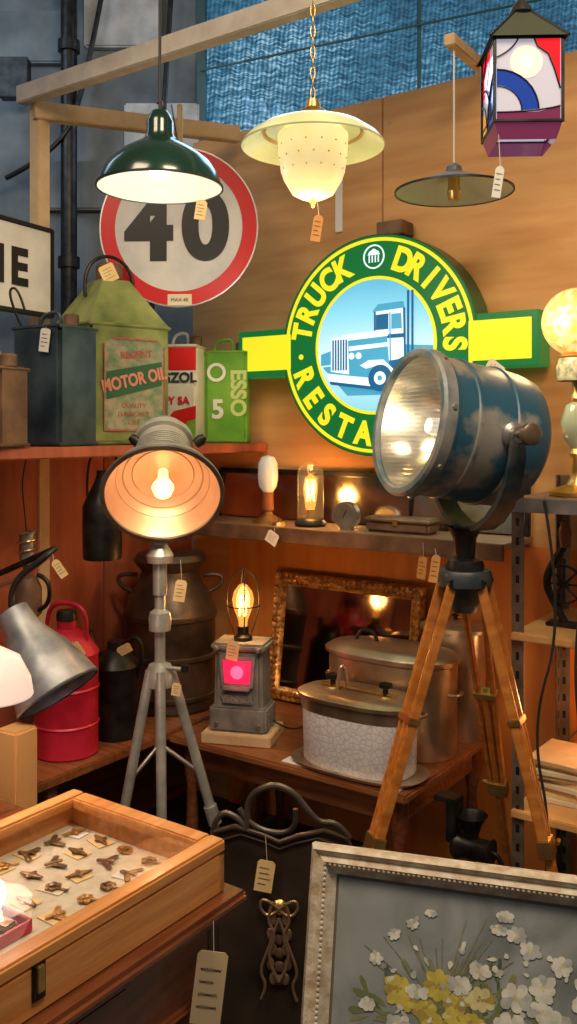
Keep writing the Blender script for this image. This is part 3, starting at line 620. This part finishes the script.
T=Vector((pc.x-.02,pc.y,0))
lathe(g,'swivel_stem',[(.035,1.235),(.045,1.25),(.03,1.22),(.026,1.17),(.045,1.165),(.05,1.15),(.05,1.135),(.02,1.13)],black,(T.x,T.y,.0))
lathe(g,'tripod_head',[(0,1.14),(.065,1.14),(.07,1.13),(.07,1.10),(.05,1.085),(.03,1.03),(0,1.03)],M('head_iron',(.05,.07,.08),(.14,.15,.15),rough=.45,metal=.6),(T.x,T.y,0))
feet=[(.075,2.20),(.742,2.18),(.70,2.78)]
for i,(fx,fy) in enumerate(feet):
    F=Vector((fx,fy,0)); dr=(F-T).normalized(); dr.z=0; pr=Vector((-dr.y,dr.x,0))
    top=T+dr*.05+Vector((0,0,1.11))
    F2=F+Vector((0,0,.0)); ml=top.lerp(F2,.58)
    for s in (-1,1): bar(g,'leg_%d_rail'%i,top+pr*s*.028,ml+pr*s*.017,.012,.026,tripW,bev=.003)
    bar(g,'leg_%d_slider'%i,top.lerp(F2,.30),top.lerp(F2,.95),.020,.024,tripW,bev=.003)
    bar(g,'leg_%d_clamp'%i,top.lerp(F2,.56),top.lerp(F2,.60),.056,.034,brass,bev=.003)
    bar(g,'leg_%d_band'%i,top.lerp(F2,.30),top.lerp(F2,.315),.064,.034,brass,bev=.002)
    rod(g,'leg_%d_hinge'%i,top-pr*.042,top+pr*.042,.015,black)
    rod(g,'leg_%d_spike'%i,top.lerp(F2,.94),F2,.014,black,.004)
    tube(g,'leg_%d_wing_nut'%i,[tuple(ml+pr*.03+dr*.02),tuple(ml+pr*.05+dr*.02)],.006,brass)
tag(g,(T.x-.085,T.y-.05,1.20),tagB,.022,.07,.02)
# ------------------------------------------------------------ PENDANT LAMPS
g=grp('enamel_pendant_lamp',(-.343,2.4,2.15),0)
lathe(g,'shade',[(.166,-.004),(.164,.006),(.156,.03),(.135,.062),(.10,.09),(.062,.112),(.042,.125),(.036,.14),(.036,.17),(.028,.19),(.02,.20),(0,.205)],dgreen,seg=64)
lathe(g,'shade_inside',[(.1645,-.004),(.154,.028),(.132,.059),(.095,.086),(0,.112)],M('inside_white',(.52,.56,.48),rough=.3),seg=64)
lathe(g,'rim',[(.165,-.006),(.169,-.006),(.169,0),(.165,0),(.165,-.006)],blackp,seg=64)
lathe(g,'bulb',[(0,.02),(.024,.028),(.032,.05),(.022,.08),(.014,.10)],EM('cool_bulb',(1,.97,.88),7,1))
tube(g,'hook',[(0,0,.20),(.012,0,.215),(0,0,.235),(-.008,0,.22)],.003,black); rod(g,'cord',(0,0,.20),(0,0,.85),.004,cordM)
light(g,'bulb_light',(0,0,-.01),1.5,(1,.92,.76),.04)
tag(g,(.12,-.11,.0),tagM,.028,.05,.07)
g=grp('glass_pendant_lamp',(.061,2.25,2.225))
og=M('opal_green_glass',(.50,.54,.27),(.68,.70,.40),rough=.25,em=.22,scale=6)
lathe(g,'glass_disc',[(.04,.052),(.08,.047),(.13,.028),(.165,.004),(.180,-.014),(.178,-.018),(.16,-.002),(.125,.02),(.08,.036),(.04,.042)],og,seg=72)
lathe(g,'disc_ring',[(.118,.026),(.122,.028),(.126,.022)],M('amber_band',(.55,.35,.12),rough=.3),(0,0,-.007),seg=64)
gb=M('opal_glass_lit',(1,.76,.32),(1,.86,.46),rough=.3,em=.7,scale=9)
lathe(g,'glass_bowl',[(.070,.03),(.088,.012),(.088,.0),(.086,-.03),(.080,-.08),(.073,-.10),(.064,-.115),(.052,-.135),(.03,-.146),(0,-.148)],gb,seg=56)
bm=bmesh.new()
for zz,rr in ((-.02,.0868),(-.05,.0845),(-.08,.0802)):
    for i in range(14):
        a=2*pi*(i+.5*(zz==-.05))/14; bmesh.ops.create_icosphere(bm,subdivisions=1,radius=.0024,matrix=Matrix.Translation((rr*cos(a),rr*sin(a),zz)))
me=D.meshes.new('dots'); bm.to_mesh(me); bm.free(); fin('painted_dots',me,M('dot_gold',(.6,.35,.08),rough=.4),g)
lathe(g,'gallery',[(0,.10),(.015,.10),(.02,.08),(.035,.07),(.045,.05),(.045,.04)],brass); lathe(g,'finial',[(.0,-.145),(.006,-.15),(.009,-.158),(.004,-.168),(0,-.17)],brass)
for i in range(26): 
    a=(i%2)*pi/2
    tube(g,'chain_link',[(cos(a)*.006*cos(t_),sin(a)*.006*cos(t_),.115+i*.026+.017*sin(t_)) for t_ in [k*pi/4 for k in range(8)]],.0016,brass,cyc=True,res=3)
light(g,'bulb_light',(0,0,-.20),3,(1,.76,.42),.07)
tag(g,(.01,-.03,-.15),tagB,.024,.065,.05)
g=grp('cone_pendant_lamp',(.4965,2.7,2.215))
lathe(g,'shade',[(.175,0),(.176,.003),(.14,.016),(.09,.034),(.04,.052),(.025,.06),(.022,.075),(.008,.085),(0,.085)],M('shade_dark',(.10,.11,.11),(.18,.18,.17),rough=.4,scale=8),seg=64)
lathe(g,'shade_inside',[(.175,-.001),(.14,.011),(.09,.028),(.02,.05)],M('shade_grey_inside',(.30,.31,.28),rough=.4),seg=64)
lathe(g,'rim',[(.173,-.003),(.178,-.003),(.178,.003),(.173,.003)],blackp,seg=64)
lathe(g,'socket',[(0,-.025),(.016,-.025),(.018,-.01),(.022,0),(.018,.01),(.018,.05)],brass)
rod(g,'cord',(0,0,.08),(0,0,.43),.003,whitep)
bar(g,'timber_arm',(-.02,-.03,.445),(.17,.30,.475),.035,.035,palewood)
g=grp('stained_glass_lantern',(.491,1.9,2.215),R(-2))
lead=M('lead_came',(.015,.015,.018),(.05,.05,.05),rough=.4,metal=.7)
def SG(n_,c,e=.5): return M(n_,tuple(x*.6 for x in c),rough=.12,em=e,emc=c,coat=.5)
gw=SG('glass_opal',(.62,.60,.68),.55); gbl=SG('glass_blue',(.015,.05,.30),.75); gr=SG('glass_red',(.85,.012,.02),1.0); gp=SG('glass_purple',(.20,.03,.09),.5); gcore=SG('glass_glow_core',(1,.72,.42),1.8); gam=SG('glass_amber',(.85,.36,.06),.9)  # gcore: bright centre of the painted bulb glow
gglow=SG('glass_glow',(1,.74,.56),.95)
hw,zb,zt=.069,-.085,.085
for k in range(4):
    f_=grp('pane_%d'%k,(0,0,0),k*pi/2); f_.parent=g; y=-hw+.002
    poly(f_,'opal',[(-.064,zb),(.064,zb),(.064,zt),(-.064,zt)],y,.002,gw)
    if k%2==0:
        poly(f_,'blue',[(-.064,zb+.02)]+[(-.064+.085*cos(a),zb+.02+.085*sin(a)) for a in [i*pi/2/12 for i in range(13)]],y-.001,.002,gbl)
        poly(f_,'white_lobe',[(-.064,zb+.02)]+[(-.064+.050*cos(a),zb+.02+.050*sin(a)) for a in [i*pi/2/12 for i in range(13)]],y-.002,.002,gw)
        poly(f_,'red',[(.064,zt),(.064,-.02),(.052,.02),(.040,.05),(.018,.066),(.01,zt)],y-.001,.002,gr)
        poly(f_,'purple',[(-.064,zb),(.064,zb),(.064,zb+.03),(.02,zb+.018),(-.064,zb+.018)],y-.0015,.002,gp)
        poly(f_,'glow_patch',circ(.033,24,-.004,.035),y-.0012,.002,gglow)  # bulb glow painted on the pane as two discs, no lamp inside
        poly(f_,'glow_core',circ(.014,24,-.004,.035),y-.0022,.002,gcore)
        tube(f_,'came_b',[(.064,y-.002,-.02),(.052,y-.002,.02),(.040,y-.002,.05),(.018,y-.002,.066),(.01,y-.002,zt)],.0018,lead,poly=True)
    else:
        poly(f_,'red',[(-.064,zt),(-.064,.0),(-.02,.02),(.0,.05),(.02,zt)],y-.001,.002,gr)
        poly(f_,'blue',[(.064,zb),(.064,.02),(.03,.0),(.0,-.04),(-.01,zb)],y-.001,.002,gbl)
        poly(f_,'amber',[(-.064,zb),(-.02,zb),(-.03,-.04),(-.064,-.03)],y-.001,.002,gam)
        tube(f_,'came_b',[(.064,y-.002,.02),(.03,y-.002,.0),(.0,y-.002,-.04),(-.01,y-.002,zb)],.0018,lead,poly=True)
    tube(f_,'came_a',[(-.064+.085*cos(a),y-.002,zb+.02+.085*sin(a)) for a in [i*pi/2/8 for i in range(9)]],.0018,lead,poly=True)
    tube(f_,'came_e',[(-.064+.050*cos(a),y-.003,zb+.02+.050*sin(a)) for a in [i*pi/2/8 for i in range(9)]],.0014,lead,poly=True)
    tube(f_,'came_c',[(-.02,y-.002,zt),(-.03,y-.002,.06),(-.064,y-.002,.045)],.0018,lead)
    tube(f_,'came_d',[(-.064,y-.002,zb+.018),(.02,y-.002,zb+.018),(.064,y-.002,zb+.03)],.0018,lead)
    for z in (zb,zt): bar(f_,'edge',(-hw,-hw,z),(hw,-hw,z),.006,.006,lead,bev=.001)
    bar(f_,'corner',(-hw,-hw,zb-.004),(-hw,-hw,zt+.004),.006,.006,lead,bev=.001)
    mesh(f_,'skirt',[(-hw,-hw,zb),(hw,-hw,zb),(hw*.85,-hw*.85,zb-.035),(-hw*.85,-hw*.85,zb-.035)],[(0,1,2,3)],gp)
    mesh(f_,'roof_pane',[(-hw-.01,-hw-.01,zt),(hw+.01,-hw-.01,zt),(.018,-.018,zt+.075),(-.018,-.018,zt+.075)],[(0,1,2,3)],M('roof_glass',(.05,.06,.04),rough=.3))
    rod(f_,'ridge',(-hw-.01,-hw-.01,zt),(-.018,-.018,zt+.075),.003,lead)
lathe(g,'cap',[(.02,zt+.07),(.026,zt+.078),(.02,zt+.09),(.006,zt+.11),(0,zt+.11)],lead); rod(g,'cord',(0,0,zt+.10),(0,0,.80),.003,cordM)
tag(g,(-.06,-.06,-.09),tagW,.018,.065,.09)
# ------------------------------------------------------------ GLOBE LAMP & RACK
rackM=M('rack_steel',(.16,.12,.09),(.32,.26,.20),rough=.5,metal=.6,scale=12)
g=grp('slotted_steel_rack',W(1.56,.045,0),TH)
for x in (0,.62):
    for y in (0,-.40):
        box(g,'upright',(.035,.004,1.36),(x+.015,y,.68),rackM,bev=.001); box(g,'upright_flange',(.004,.035,1.36),(x,y+(.016 if y<0 else -.016),.68),rackM,bev=.001)
        for k in range(24): box(g,'slot',(.010,.0055,.022),(x+.015,y,.08+k*.053),blackp,bev=0); 
        for k in range(24): box(g,'slot',(.0055,.010,.022),(x,y+(.016 if y<0 else -.016),.08+k*.053),blackp,bev=0)
box(g,'shelf_top',(.66,.43,.02),(.31,-.20,1.30),rackM); box(g,'shelf_mid',(.64,.43,.022),(.32,-.20,.93),pine); box(g,'shelf_low',(.64,.43,.022),(.32,-.20,.44),pine)
box(g,'shelf_edge',(.66,.012,.04),(.31,-.42,1.295),steel); 
bar(g,'diagonal',(.0,.005,.5),(.62,.005,1.25),.02,.004,rackM)
light(g,'added_rack_fill',(.22,-.16,.76),2.2,(1,.50,.20),.05)  # unseen light added for an orange glow around the rack
lathe(g,'added_lampholder',[(0,.919),(.014,.919),(.016,.85),(.022,.83),(.022,.82),(0,.82)],black,(.22,-.16,0)); lathe(g,'added_bulb',[(.012,.82),(.028,.795),(.03,.78),(0,.772)],EM('added_bulb_glow',(1,.6,.25),5,1),(.22,-.16,0))  # holder and bulb made up to go with the added light
g=grp('globe_table_lamp',(.832,2.6,1.312))
lathe(g,'base',[(0,0),(.075,0),(.078,.01),(.06,.02),(.03,.03),(.018,.05),(.012,.10),(.022,.12),(.012,.14),(.010,.26),(.02,.28),(.012,.30),(.012,.36),(.045,.38),(.05,.40),(.04,.41),(0,.41)],brass)
lathe(g,'stem_shade',[(.012,.13),(.04,.17),(.045,.21),(.03,.26),(.012,.27)],M('cut_glass',(.5,.6,.45),rough=.15,metal=.3))
m=M('amber_globe',(1,.42,.10),(1,.74,.32),rough=.3,em=.75,scale=45,lo=.42,hi=.58)
lathe(g,'globe',[(0.0,.405)]+[(.098*sin(a),.50-.098*cos(a)) for a in [.3+i*(pi-.3)/18 for i in range(18)]]+[(0,.598)],m,seg=48)
lathe(g,'pendant_drops',[(.05,.395),(.058,.37),(.054,.33),(.05,.33)],M('drops',(.55,.60,.45),(.2,.25,.2),rough=.1,scale=60))
light(g,'bulb_light',(-.12,-.1,.5),3.4,(1,.62,.28),.08)
g=grp('iron_hand_drill',W(1.66,.30,.942),TH)
tube(g,'frame',[(0,0,.01),(-.03,0,.06),(-.06,0,.12),(-.03,0,.19),(.0,0,.23)],.011,black); lathe(g,'wheel',[(.05,-.006),(.055,-.006),(.055,.006),(.05,.006),(.05,-.006)],black,(.0,-.01,.12),(pi/2,0,0)); lathe(g,'wheel_hub',[(0,-.01),(.012,-.01),(.012,.01),(0,.01)],black,(.0,-.01,.12),(pi/2,0,0))
for k in range(4): a=k*pi/4; rod(g,'spoke',(-.052*cos(a),-.01,.12-.052*sin(a)),(.052*cos(a),-.01,.12+.052*sin(a)),.003,black)
lathe(g,'handle',[(0,0),(.015,.005),(.018,.05),(.01,.08),(0,.08)],M('dh',(.25,.08,.03),rough=.4),(0,0,.22)); box(g,'foot',(.10,.05,.012),(0,0,.006),black)
g=grp('paper_stack',W(1.70,.25,.452),TH)
for k in range(9): box(g,'sheet_%d'%k,(.26-.004*(k%3),.20,.012),(random.uniform(-.01,.01),random.uniform(-.01,.01),.006+.0125*k),[cream,tagM,palewood][k%3],(0,0,random.uniform(-.12,.12)),bev=.001)
g=grp('coiled_cable',W(1.82,.25,.942),TH)
for k in range(4): tube(g,'coil_%d'%k,[((.07+.004*k)*cos(i*pi/6),(.07+.004*k)*sin(i*pi/6),.006+.009*k) for i in range(12)],.005,cordM,cyc=True)
g=grp('trailing_cable',(0,0,0)); 
tube(g,'flex',[W(1.66,.475,1.31),W(1.72,.49,1.0),W(1.63,.50,.7),W(1.70,.50,.4),W(1.64,.52,.006)],.004,cordM)
tube(g,'flex_2',[W(1.80,.475,1.28),W(1.72,.50,.9),W(1.82,.5,.5),W(1.74,.53,.006)],.004,cordM)
# cast iron mincer on its stand beside the table
g=grp('cast_iron_mincer',W(1.425,.53,.30),TH)
box(g,'clamp_bracket',(.03,.06,.12),(0,0,.12),black); box(g,'clamp_jaw',(.07,.05,.015),(-.02,0,.172),black)
lathe(g,'barrel',[(0,0),(.035,0),(.04,.01),(.03,.03),(.03,.10),(.036,.11),(0,.11)],black,(-.0,-.0,.05),(0,pi/2,0))
lathe(g,'hopper',[(.015,0),(.03,.05),(.045,.07),(.043,.07)],black,(.05,0,.07)); rod(g,'screw',(0,0,-.06),(0,0,.06),.008,steel)
tube(g,'crank',[(.11,0,.05),(.14,0,.05),(.15,0,-.03)],.007,black); lathe(g,'crank_grip',[(0,0),(.012,.005),(.014,.04),(0,.05)],tripW,(.15,0,-.06))
rod(g,'support_leg',(0,0,-.30),(0,0,-.05),.012,black); lathe(g,'foot',[(0,0),(.05,0),(.05,.012),(0,.02)],black,(0,0,-.30))
# ------------------------------------------------------------ FIRE SCREEN
bronze=M('dark_bronze_sheet',(.06,.045,.035),(.15,.11,.085),rough=.32,metal=.7,scale=5)
g=grp('fire_screen',(-.02,2.0,0),R(-6))
body=[(-.165,.02),(.165,.02),(.165,.56),(.15,.60),(.10,.615),(.04,.60),(0,.585),(-.04,.60),(-.10,.615),(-.15,.60),(-.165,.56)]
poly(g,'sheet',body,0,.006,bronze)
tube(g,'border',[(x,-.002,z) for x,z in body],.006,bronze,cyc=True,poly=True)
ins=[(x*.86,z*.94+.02) for x,z in body]
tube(g,'inner_bead',[(x,-.003,z) for x,z in ins],.003,bronze,cyc=True,poly=True)
hnd=M('handle_iron',(.10,.09,.08),(.22,.19,.16),rough=.35,metal=.8)
tube(g,'top_handle',[(-.15,0,.60),(-.14,0,.65),(-.09,0,.635),(-.07,0,.60),(-.075,0,.68),(-.02,0,.715),(.03,0,.70),(.06,0,.66),(.09,0,.63),(.13,0,.635),(.155,0,.60)],.007,hnd)
tube(g,'scroll_l',[(-.09,-.0,.655),(-.07,0,.62),(-.0,0,.60),(.04,0,.62),(.035,0,.66)],.006,hnd)
for s in (-1,1):
    om=M('orn%d'%s,(.42,.29,.18),rough=.35,metal=.7)
    tube(g,'ornament_stem',[(0,-.010,.28),(s*.03,-.010,.33),(s*.005,-.010,.38),(s*.03,-.010,.42),(s*.012,-.010,.455)],.004,om)
    tube(g,'ornament_ribbon',[(0,-.010,.44),(s*.035,-.012,.47),(s*.045,-.010,.44),(s*.02,-.010,.42),(0,-.010,.44)],.0035,om)
    tube(g,'ornament_tail',[(0,-.010,.42),(s*.02,-.010,.36),(s*.045,-.010,.30),(s*.025,-.010,.27),(s*.04,-.010,.24)],.0035,om)
    for k in range(5): lathe(g,'ornament_leaf',[(0,.006),(.007,.004),(.009,0)],om,(s*(.014+.006*(k%2)),-.004,.415-.033*k),(pi/2,0,0),12,sx=1,sy=1.6)
    tube(g,'foot_%d'%s,[(s*.12,-.10,.006),(s*.12,-.03,.02),(s*.12,0,.06),(s*.12,.03,.02),(s*.12,.10,.006)],.007,black)
lathe(g,'ornament_rosette',[(0,.012),(.012,.008),(.018,0)],brass,(0,-.002,.44),(pi/2,0,0)); 
for k in range(5): lathe(g,'ornament_bell_%d'%k,[(0,.008),(.010,.005),(.012,0)],rust,(0,-.002,.40-.03*k),(pi/2,0,0),12)
tag(g,(-.03,-.01,.60),tagM,.04,.07,.055)
# ------------------------------------------------------------ DESK + DISPLAY CASE
g=grp('wooden_desk',(-.722,1.398,0),TH)
box(g,'top',(.90,1.0,.022),(0,0,.699),mahog,bev=.008); box(g,'top_moulding',(.87,.97,.02),(0,0,.680),mahog,bev=.008)
box(g,'apron',(.80,.90,.14),(0,0,.605),mahog,bev=.006); box(g,'apron_bead',(.825,.925,.012),(0,0,.545),mahog,bev=.005)
for x in (-.37,.37):
    for y in (-.42,.42): lathe(g,'leg',[(0,0),(.02,0),(.025,.04),(.018,.07),(.024,.3),(.034,.42),(.02,.45),(.036,.48),(.036,.56),(0,.56)],mahog,(x,y,0))
box(g,'drawer_front',(.012,.5,.10),(.402,0,.605),mahog,bev=.004); lathe(g,'drawer_knob',[(0,.02),(.014,.015),(.008,.0)],brass,(.408,0,.605),(0,pi/2,0))
tp=M('tag_pale',(.80,.62,.38),rough=.8)
tag(g,(.452,.40,.70),tp,.050,.12,.05,ry=R(35),tilt=.12)
g=grp('glass_display_case',(-.437,1.407,.711),TH)
w,l,h=.38,.60,.088
box(g,'bottom',(w-.01,l-.01,.012),(0,0,.006),caseW,bev=.001)
for s in (-1,1):
    box(g,'side_%d'%s,(.016,l,h-.022),(s*(w/2-.008),0,(h-.022)/2),caseW,bev=.002); box(g,'end_%d'%s,(w,.016,h-.022),(0,s*(l/2-.008),(h-.022)/2),caseW,bev=.002)
    box(g,'lid_rail_%d'%s,(.034,l+.004,.022),(s*(w/2-.016),0,h-.011),caseW,bev=.004); box(g,'lid_end_%d'%s,(w-.066,.034,.022),(0,s*(l/2-.016),h-.011),caseW,bev=.003)
mesh(g,'glass_lid',[(-w/2+.025,-l/2+.025,0),(w/2-.025,-l/2+.025,0),(w/2-.025,l/2-.025,0),(-w/2+.025,l/2-.025,0)],[(0,1,2,3)],GLASS('case_glass',(.97,.98,.97)),(0,0,h-.006))
box(g,'lining',(w-.034,l-.034,.018),(0,0,.021),M('cream_velvet',(.62,.54,.40),(.74,.66,.52),rough=.9,scale=40),bev=0)
box(g,'latch_plate',(.004,.022,.05),(w/2+.002,-.10,.045),black,bev=.001); box(g,'latch_hasp',(.006,.012,.035),(w/2+.006,-.10,.05),brass,bev=.001)
jew=grp('jewellery',(0,0,.012)); jew.parent=g
antg=M('antique_gold',(.45,.22,.06),(.80,.50,.18),rough=.3,metal=.7,scale=60); ants=M('antique_bronze',(.10,.055,.03),(.38,.24,.12),rough=.4,metal=.6,scale=60)
bmA=bmesh.new(); bmB=bmesh.new()
def blob(bm,x,y,z,r,s=(1,1,.6)): bmesh.ops.create_icosphere(bm,subdivisions=1,radius=r*1.3,matrix=Matrix.Translation((x,y,z))@Matrix.Diagonal((*s,1)))
for r_ in range(5):
    for c_ in range(7):
        x=-.135+.066*r_+random.uniform(-.005,.005); y=.255-.054*c_+random.uniform(-.005,.005)
        if (y<.0 and x<.085) or x>.155 or y<-.12: continue
        if random.random()<.6: box(jew,'card',(random.uniform(.036,.048),random.uniform(.026,.034),.0015),(x,y,.0195),random.choice([cream,tagM,tagW]),(0,0,random.uniform(-.25,.25)),bev=0)
        bm=random.choice([bmA,bmB]); a0=random.choice([0,.2,-.3,.5,1.2]); kind=random.choice([0,0,2,2,3,3,1]); ca,sa=cos(a0),sin(a0)
        if kind==0:
            for k in range(11): t_=(k-5)/5; blob(bm,x+ca*.021*t_,y+sa*.021*t_,.023,.0044*(1.4-abs(t_)*.8))
            for k in range(5): t_=(k-2)/2; blob(bm,x-sa*.008*t_,y+ca*.008*t_,.024,.0036)
        elif kind==1:
            for k in range(12): t_=k*2*pi/12; blob(bm,x+.013*cos(t_),y+.009*sin(t_),.0225,.0034)
            blob(bm,x,y,.023,.005)
        elif kind==2:
            for k in range(6): blob(bm,x+ca*.005*(k-2.5),y+sa*.005*(k-2.5),.024,.0038)
            for s in (-1,1):
                for k in range(5): blob(bm,x-sa*s*(.004+.004*k)+ca*.003*k,y+ca*s*(.004+.004*k)+sa*.003*k,.0225,.0036,(1.3,1.3,.4))
        else:
            blob(bm,x,y,.025,.0055)
            for k in range(6): t_=k*pi/3+a0; blob(bm,x+.009*cos(t_),y+.009*sin(t_),.0225,.0048,(1,1,.5))
            for k in range(5): blob(bm,x+ca*(.012+.004*k),y+sa*(.012+.004*k),.022,.0026)
for bm,mm,nm in ((bmA,antg,'gold_brooches'),(bmB,ants,'bronze_brooches')):
    me=D.meshes.new(nm); bm.to_mesh(me); bm.free(); fin(nm,me,mm,jew)
box(jew,'red_tray',(.23,.23,.006),(-.05,-.125,.021),redp,bev=.002)
for x,y,sx_,sy_ in ((-.05,-.01,.23,.006),(-.05,-.24,.23,.006),(-.165,-.125,.006,.23),(.065,-.125,.006,.23)): box(jew,'tray_wall',(sx_,sy_,.018),(x,y,.028),redp,bev=.001)
for i in range(6):
    for k in range(5): box(jew,'trinket_box',(random.uniform(.024,.034),random.uniform(.026,.038),random.uniform(.008,.018)),(-.145+.036*i,-.035-.044*k,.031),[antg,rust,ants][(i+k)%3],(0,0,random.uniform(-.4,.4)),bev=.004)
# ------------------------------------------------------------ PAINTING
m,nt,p=_p('painted_canvas'); N=nt.nodes;L=nt.links
tc=N.new('ShaderNodeTexCoord'); nz=N.new('ShaderNodeTexNoise'); nz.inputs['Scale'].default_value=5; nz.inputs['Detail'].default_value=10; nz.inputs['Distortion'].default_value=1.4
cr=N.new('ShaderNodeValToRGB'); e=cr.color_ramp.elements; e[0].color=(.17,.195,.20,1); e[1].color=(.42,.46,.47,1); e[0].position=.3; e[1].position=.7
L.new(tc.outputs['Object'],nz.inputs[0]); L.new(nz.outputs['Fac'],cr.inputs[0]); L.new(cr.outputs[0],p.inputs['Base Color']); p.inputs['Roughness'].default_value=.5
carved=M('carved_cream_gilt',(.50,.38,.24),(.76,.70,.58),rough=.55,scale=35,bump=.5)
pw,ph=.66,.80
dirp=Vector((cos(R(-16)),sin(R(-16)),0)); outp=Vector((-sin(R(16)),-cos(R(16)),0))
top=Vector((.047,1.6,.775)); base=top+outp*(.8*sin(R(16))) ; base.z=.0; base+=dirp*(pw/2)
g=frame('flower_painting',base,R(-16),pw,ph,.045,R(16),carved,m,depth=.035,bead_k=.16,beads=(.2,.62))
box(g,'slip',(pw-.085,.004,ph-.085),(0,-.0075,ph/2),M('slip_dark',(.16,.13,.10),rough=.6),bev=0)
box(g,'canvas',(pw-.10,.004,ph-.10),(0,-.009,ph/2),m,bev=0)
paints=[('white',(.78,.80,.72)),('yellow',(.66,.56,.10)),('pale_yellow',(.72,.68,.34)),('leaf',(.20,.24,.10)),('leaf_dark',(.10,.14,.09)),('stem',(.26,.26,.14)),('grey',(.52,.56,.54)),('ochre',(.45,.35,.08))]
pm={n_:M('paint_'+n_,c_,tuple(x*.78 for x in c_),rough=.6,scale=60,lo=.4,hi=.6) for n_,c_ in paints}
acc={n_:([],[]) for n_,_ in paints}
dep=[0]
def petal(n_,x,z,a,l_,w_):
    v,f=acc[n_]; b=len(v); dep[0]+=1; y=-.0113-.0000022*dep[0]; rj=lambda: random.uniform(.85,1.15)
    for u_,s_ in ((0,0),(.3,.7*rj()),(.7,rj()),(.92,.6*rj()),(1,0),(.92,-.6*rj()),(.7,-rj()),(.3,-.7*rj())):
        v.append((x+cos(a)*l_*u_-sin(a)*w_*s_/2,y,z+sin(a)*l_*u_+cos(a)*w_*s_/2))
    f.append(tuple(range(b,b+8)))
cx0,cz0=-.10,.595
for i in range(150):
    a=random.uniform(-.5,pi+.5); r_=random.uniform(.01,.12); petal(random.choice(['leaf','leaf_dark','stem','leaf']),cx0+.03+r_*cos(a)*1.3,cz0-.05+r_*sin(a)*.75,a+random.uniform(-.8,.8),random.uniform(.015,.045),random.uniform(.005,.012))
for i in range(28):
    a=random.uniform(.3,pi-.3); L_=random.uniform(.08,.16)
    for k in range(5): petal('stem',cx0+cos(a)*L_*k/5,cz0-.02+sin(a)*L_*k/5,a,L_/4.5,.002)
def flower(n_,x,z,r_,n=6,ctr='yellow'):
    o=random.uniform(0,2); sq=random.uniform(.55,1)
    for k in range(n):
        a=o+2*pi*k/n; petal(n_ if random.random()<.75 else 'grey' if n_=='white' else 'ochre',x,z,math.atan2(sin(a)*sq,cos(a)),r_*math.hypot(cos(a),sin(a)*sq)*random.uniform(.8,1.15),r_*.62)
    for k in range(3): petal(ctr,x,z,o+k*2.1,r_*.24,r_*.2)
for i in range(24): flower(random.choice(['yellow','yellow','pale_yellow']),cx0+random.uniform(-.08,.07),cz0+random.uniform(-.15,.03),random.uniform(.016,.028),8,'ochre')
for i in range(60):
    petal('white' if i%3 else 'grey',cx0+random.uniform(-.08,.22),cz0+random.uniform(-.12,.10),random.uniform(0,6),random.uniform(.008,.018),random.uniform(.005,.011))
for x,z,r_ in ((.10,.13,.014),(.12,.105,.016),(.09,.11,.013),(.14,.085,.016),(.12,.015,.026),(.16,.035,.022),(.19,.07,.018),(.11,-.03,.030),(.18,-.02,.030),(.06,.045,.018),(.05,-.06,.030),(.12,-.09,.028),(-.07,-.05,.020),(-.11,.04,.011),(-.05,.10,.010),(-.08,.08,.010),(-.02,.12,.010),(.22,.02,.018),(-.12,-.03,.015),(.20,-.07,.024),(.16,.0,.020),(.03,.02,.02),(-.04,-.0,.018),(.08,-.12,.026)): flower('white',cx0+x,cz0+z,r_*1.1,7,'pale_yellow')
for n_,(v,f) in acc.items():
    if f:
        me=D.meshes.new('painted_'+n_); me.from_pydata(v,[],f); me.update(); fin('painted_'+n_,me,pm[n_],g,smooth=False)
# ------------------------------------------------------------ LIGHTING
def area(name,loc,tgt,e,col,s):
    l=D.lights.new(name,'AREA'); l.energy=e; l.color=col; l.size=s
    o=D.objects.new(name,l); SC.collection.objects.link(o); o.location=loc
    o.rotation_euler=(Vector(tgt)-Vector(loc)).to_track_quat('-Z','Y').to_euler()
area('overhead_fill',(.6,.6,3.6),(0,2.8,1.2),58,(1,.77,.52),.8)  # unseen area fill added overhead, near the camera
area('overhead_fill.001',(-1.2,1.0,3.4),(0,2.8,1.0),30,(1,.78,.55),.8)  # second added overhead fill, also unseen
area('window_daylight',(.5,4.9,3.6),(0,3.2,2.2),30,(.50,.75,1),1.6)
area('concrete_fill',(-2.2,3.6,3.8),(-1.2,5.2,2.8),14,(.60,.80,1),1.0)  # unseen fill added to brighten the far concrete wall
wd=D.worlds.new('World'); SC.world=wd; wd.use_nodes=True
wd.node_tree.nodes['Background'].inputs[0].default_value=(.54,.49,.48,1); wd.node_tree.nodes['Background'].inputs[1].default_value=.20
# ------------------------------------------------------------ CAMERA
cam=D.cameras.new('camera'); co=D.objects.new('camera',cam); SC.collection.objects.link(co)
co.location=(0,0,1.5); co.rotation_euler=(pi/2,0,0)
cam.sensor_fit='VERTICAL'; cam.sensor_height=36; cam.sensor_width=36; cam.lens=31.64; cam.shift_y=-.080; cam.clip_start=.05
SC.camera=co
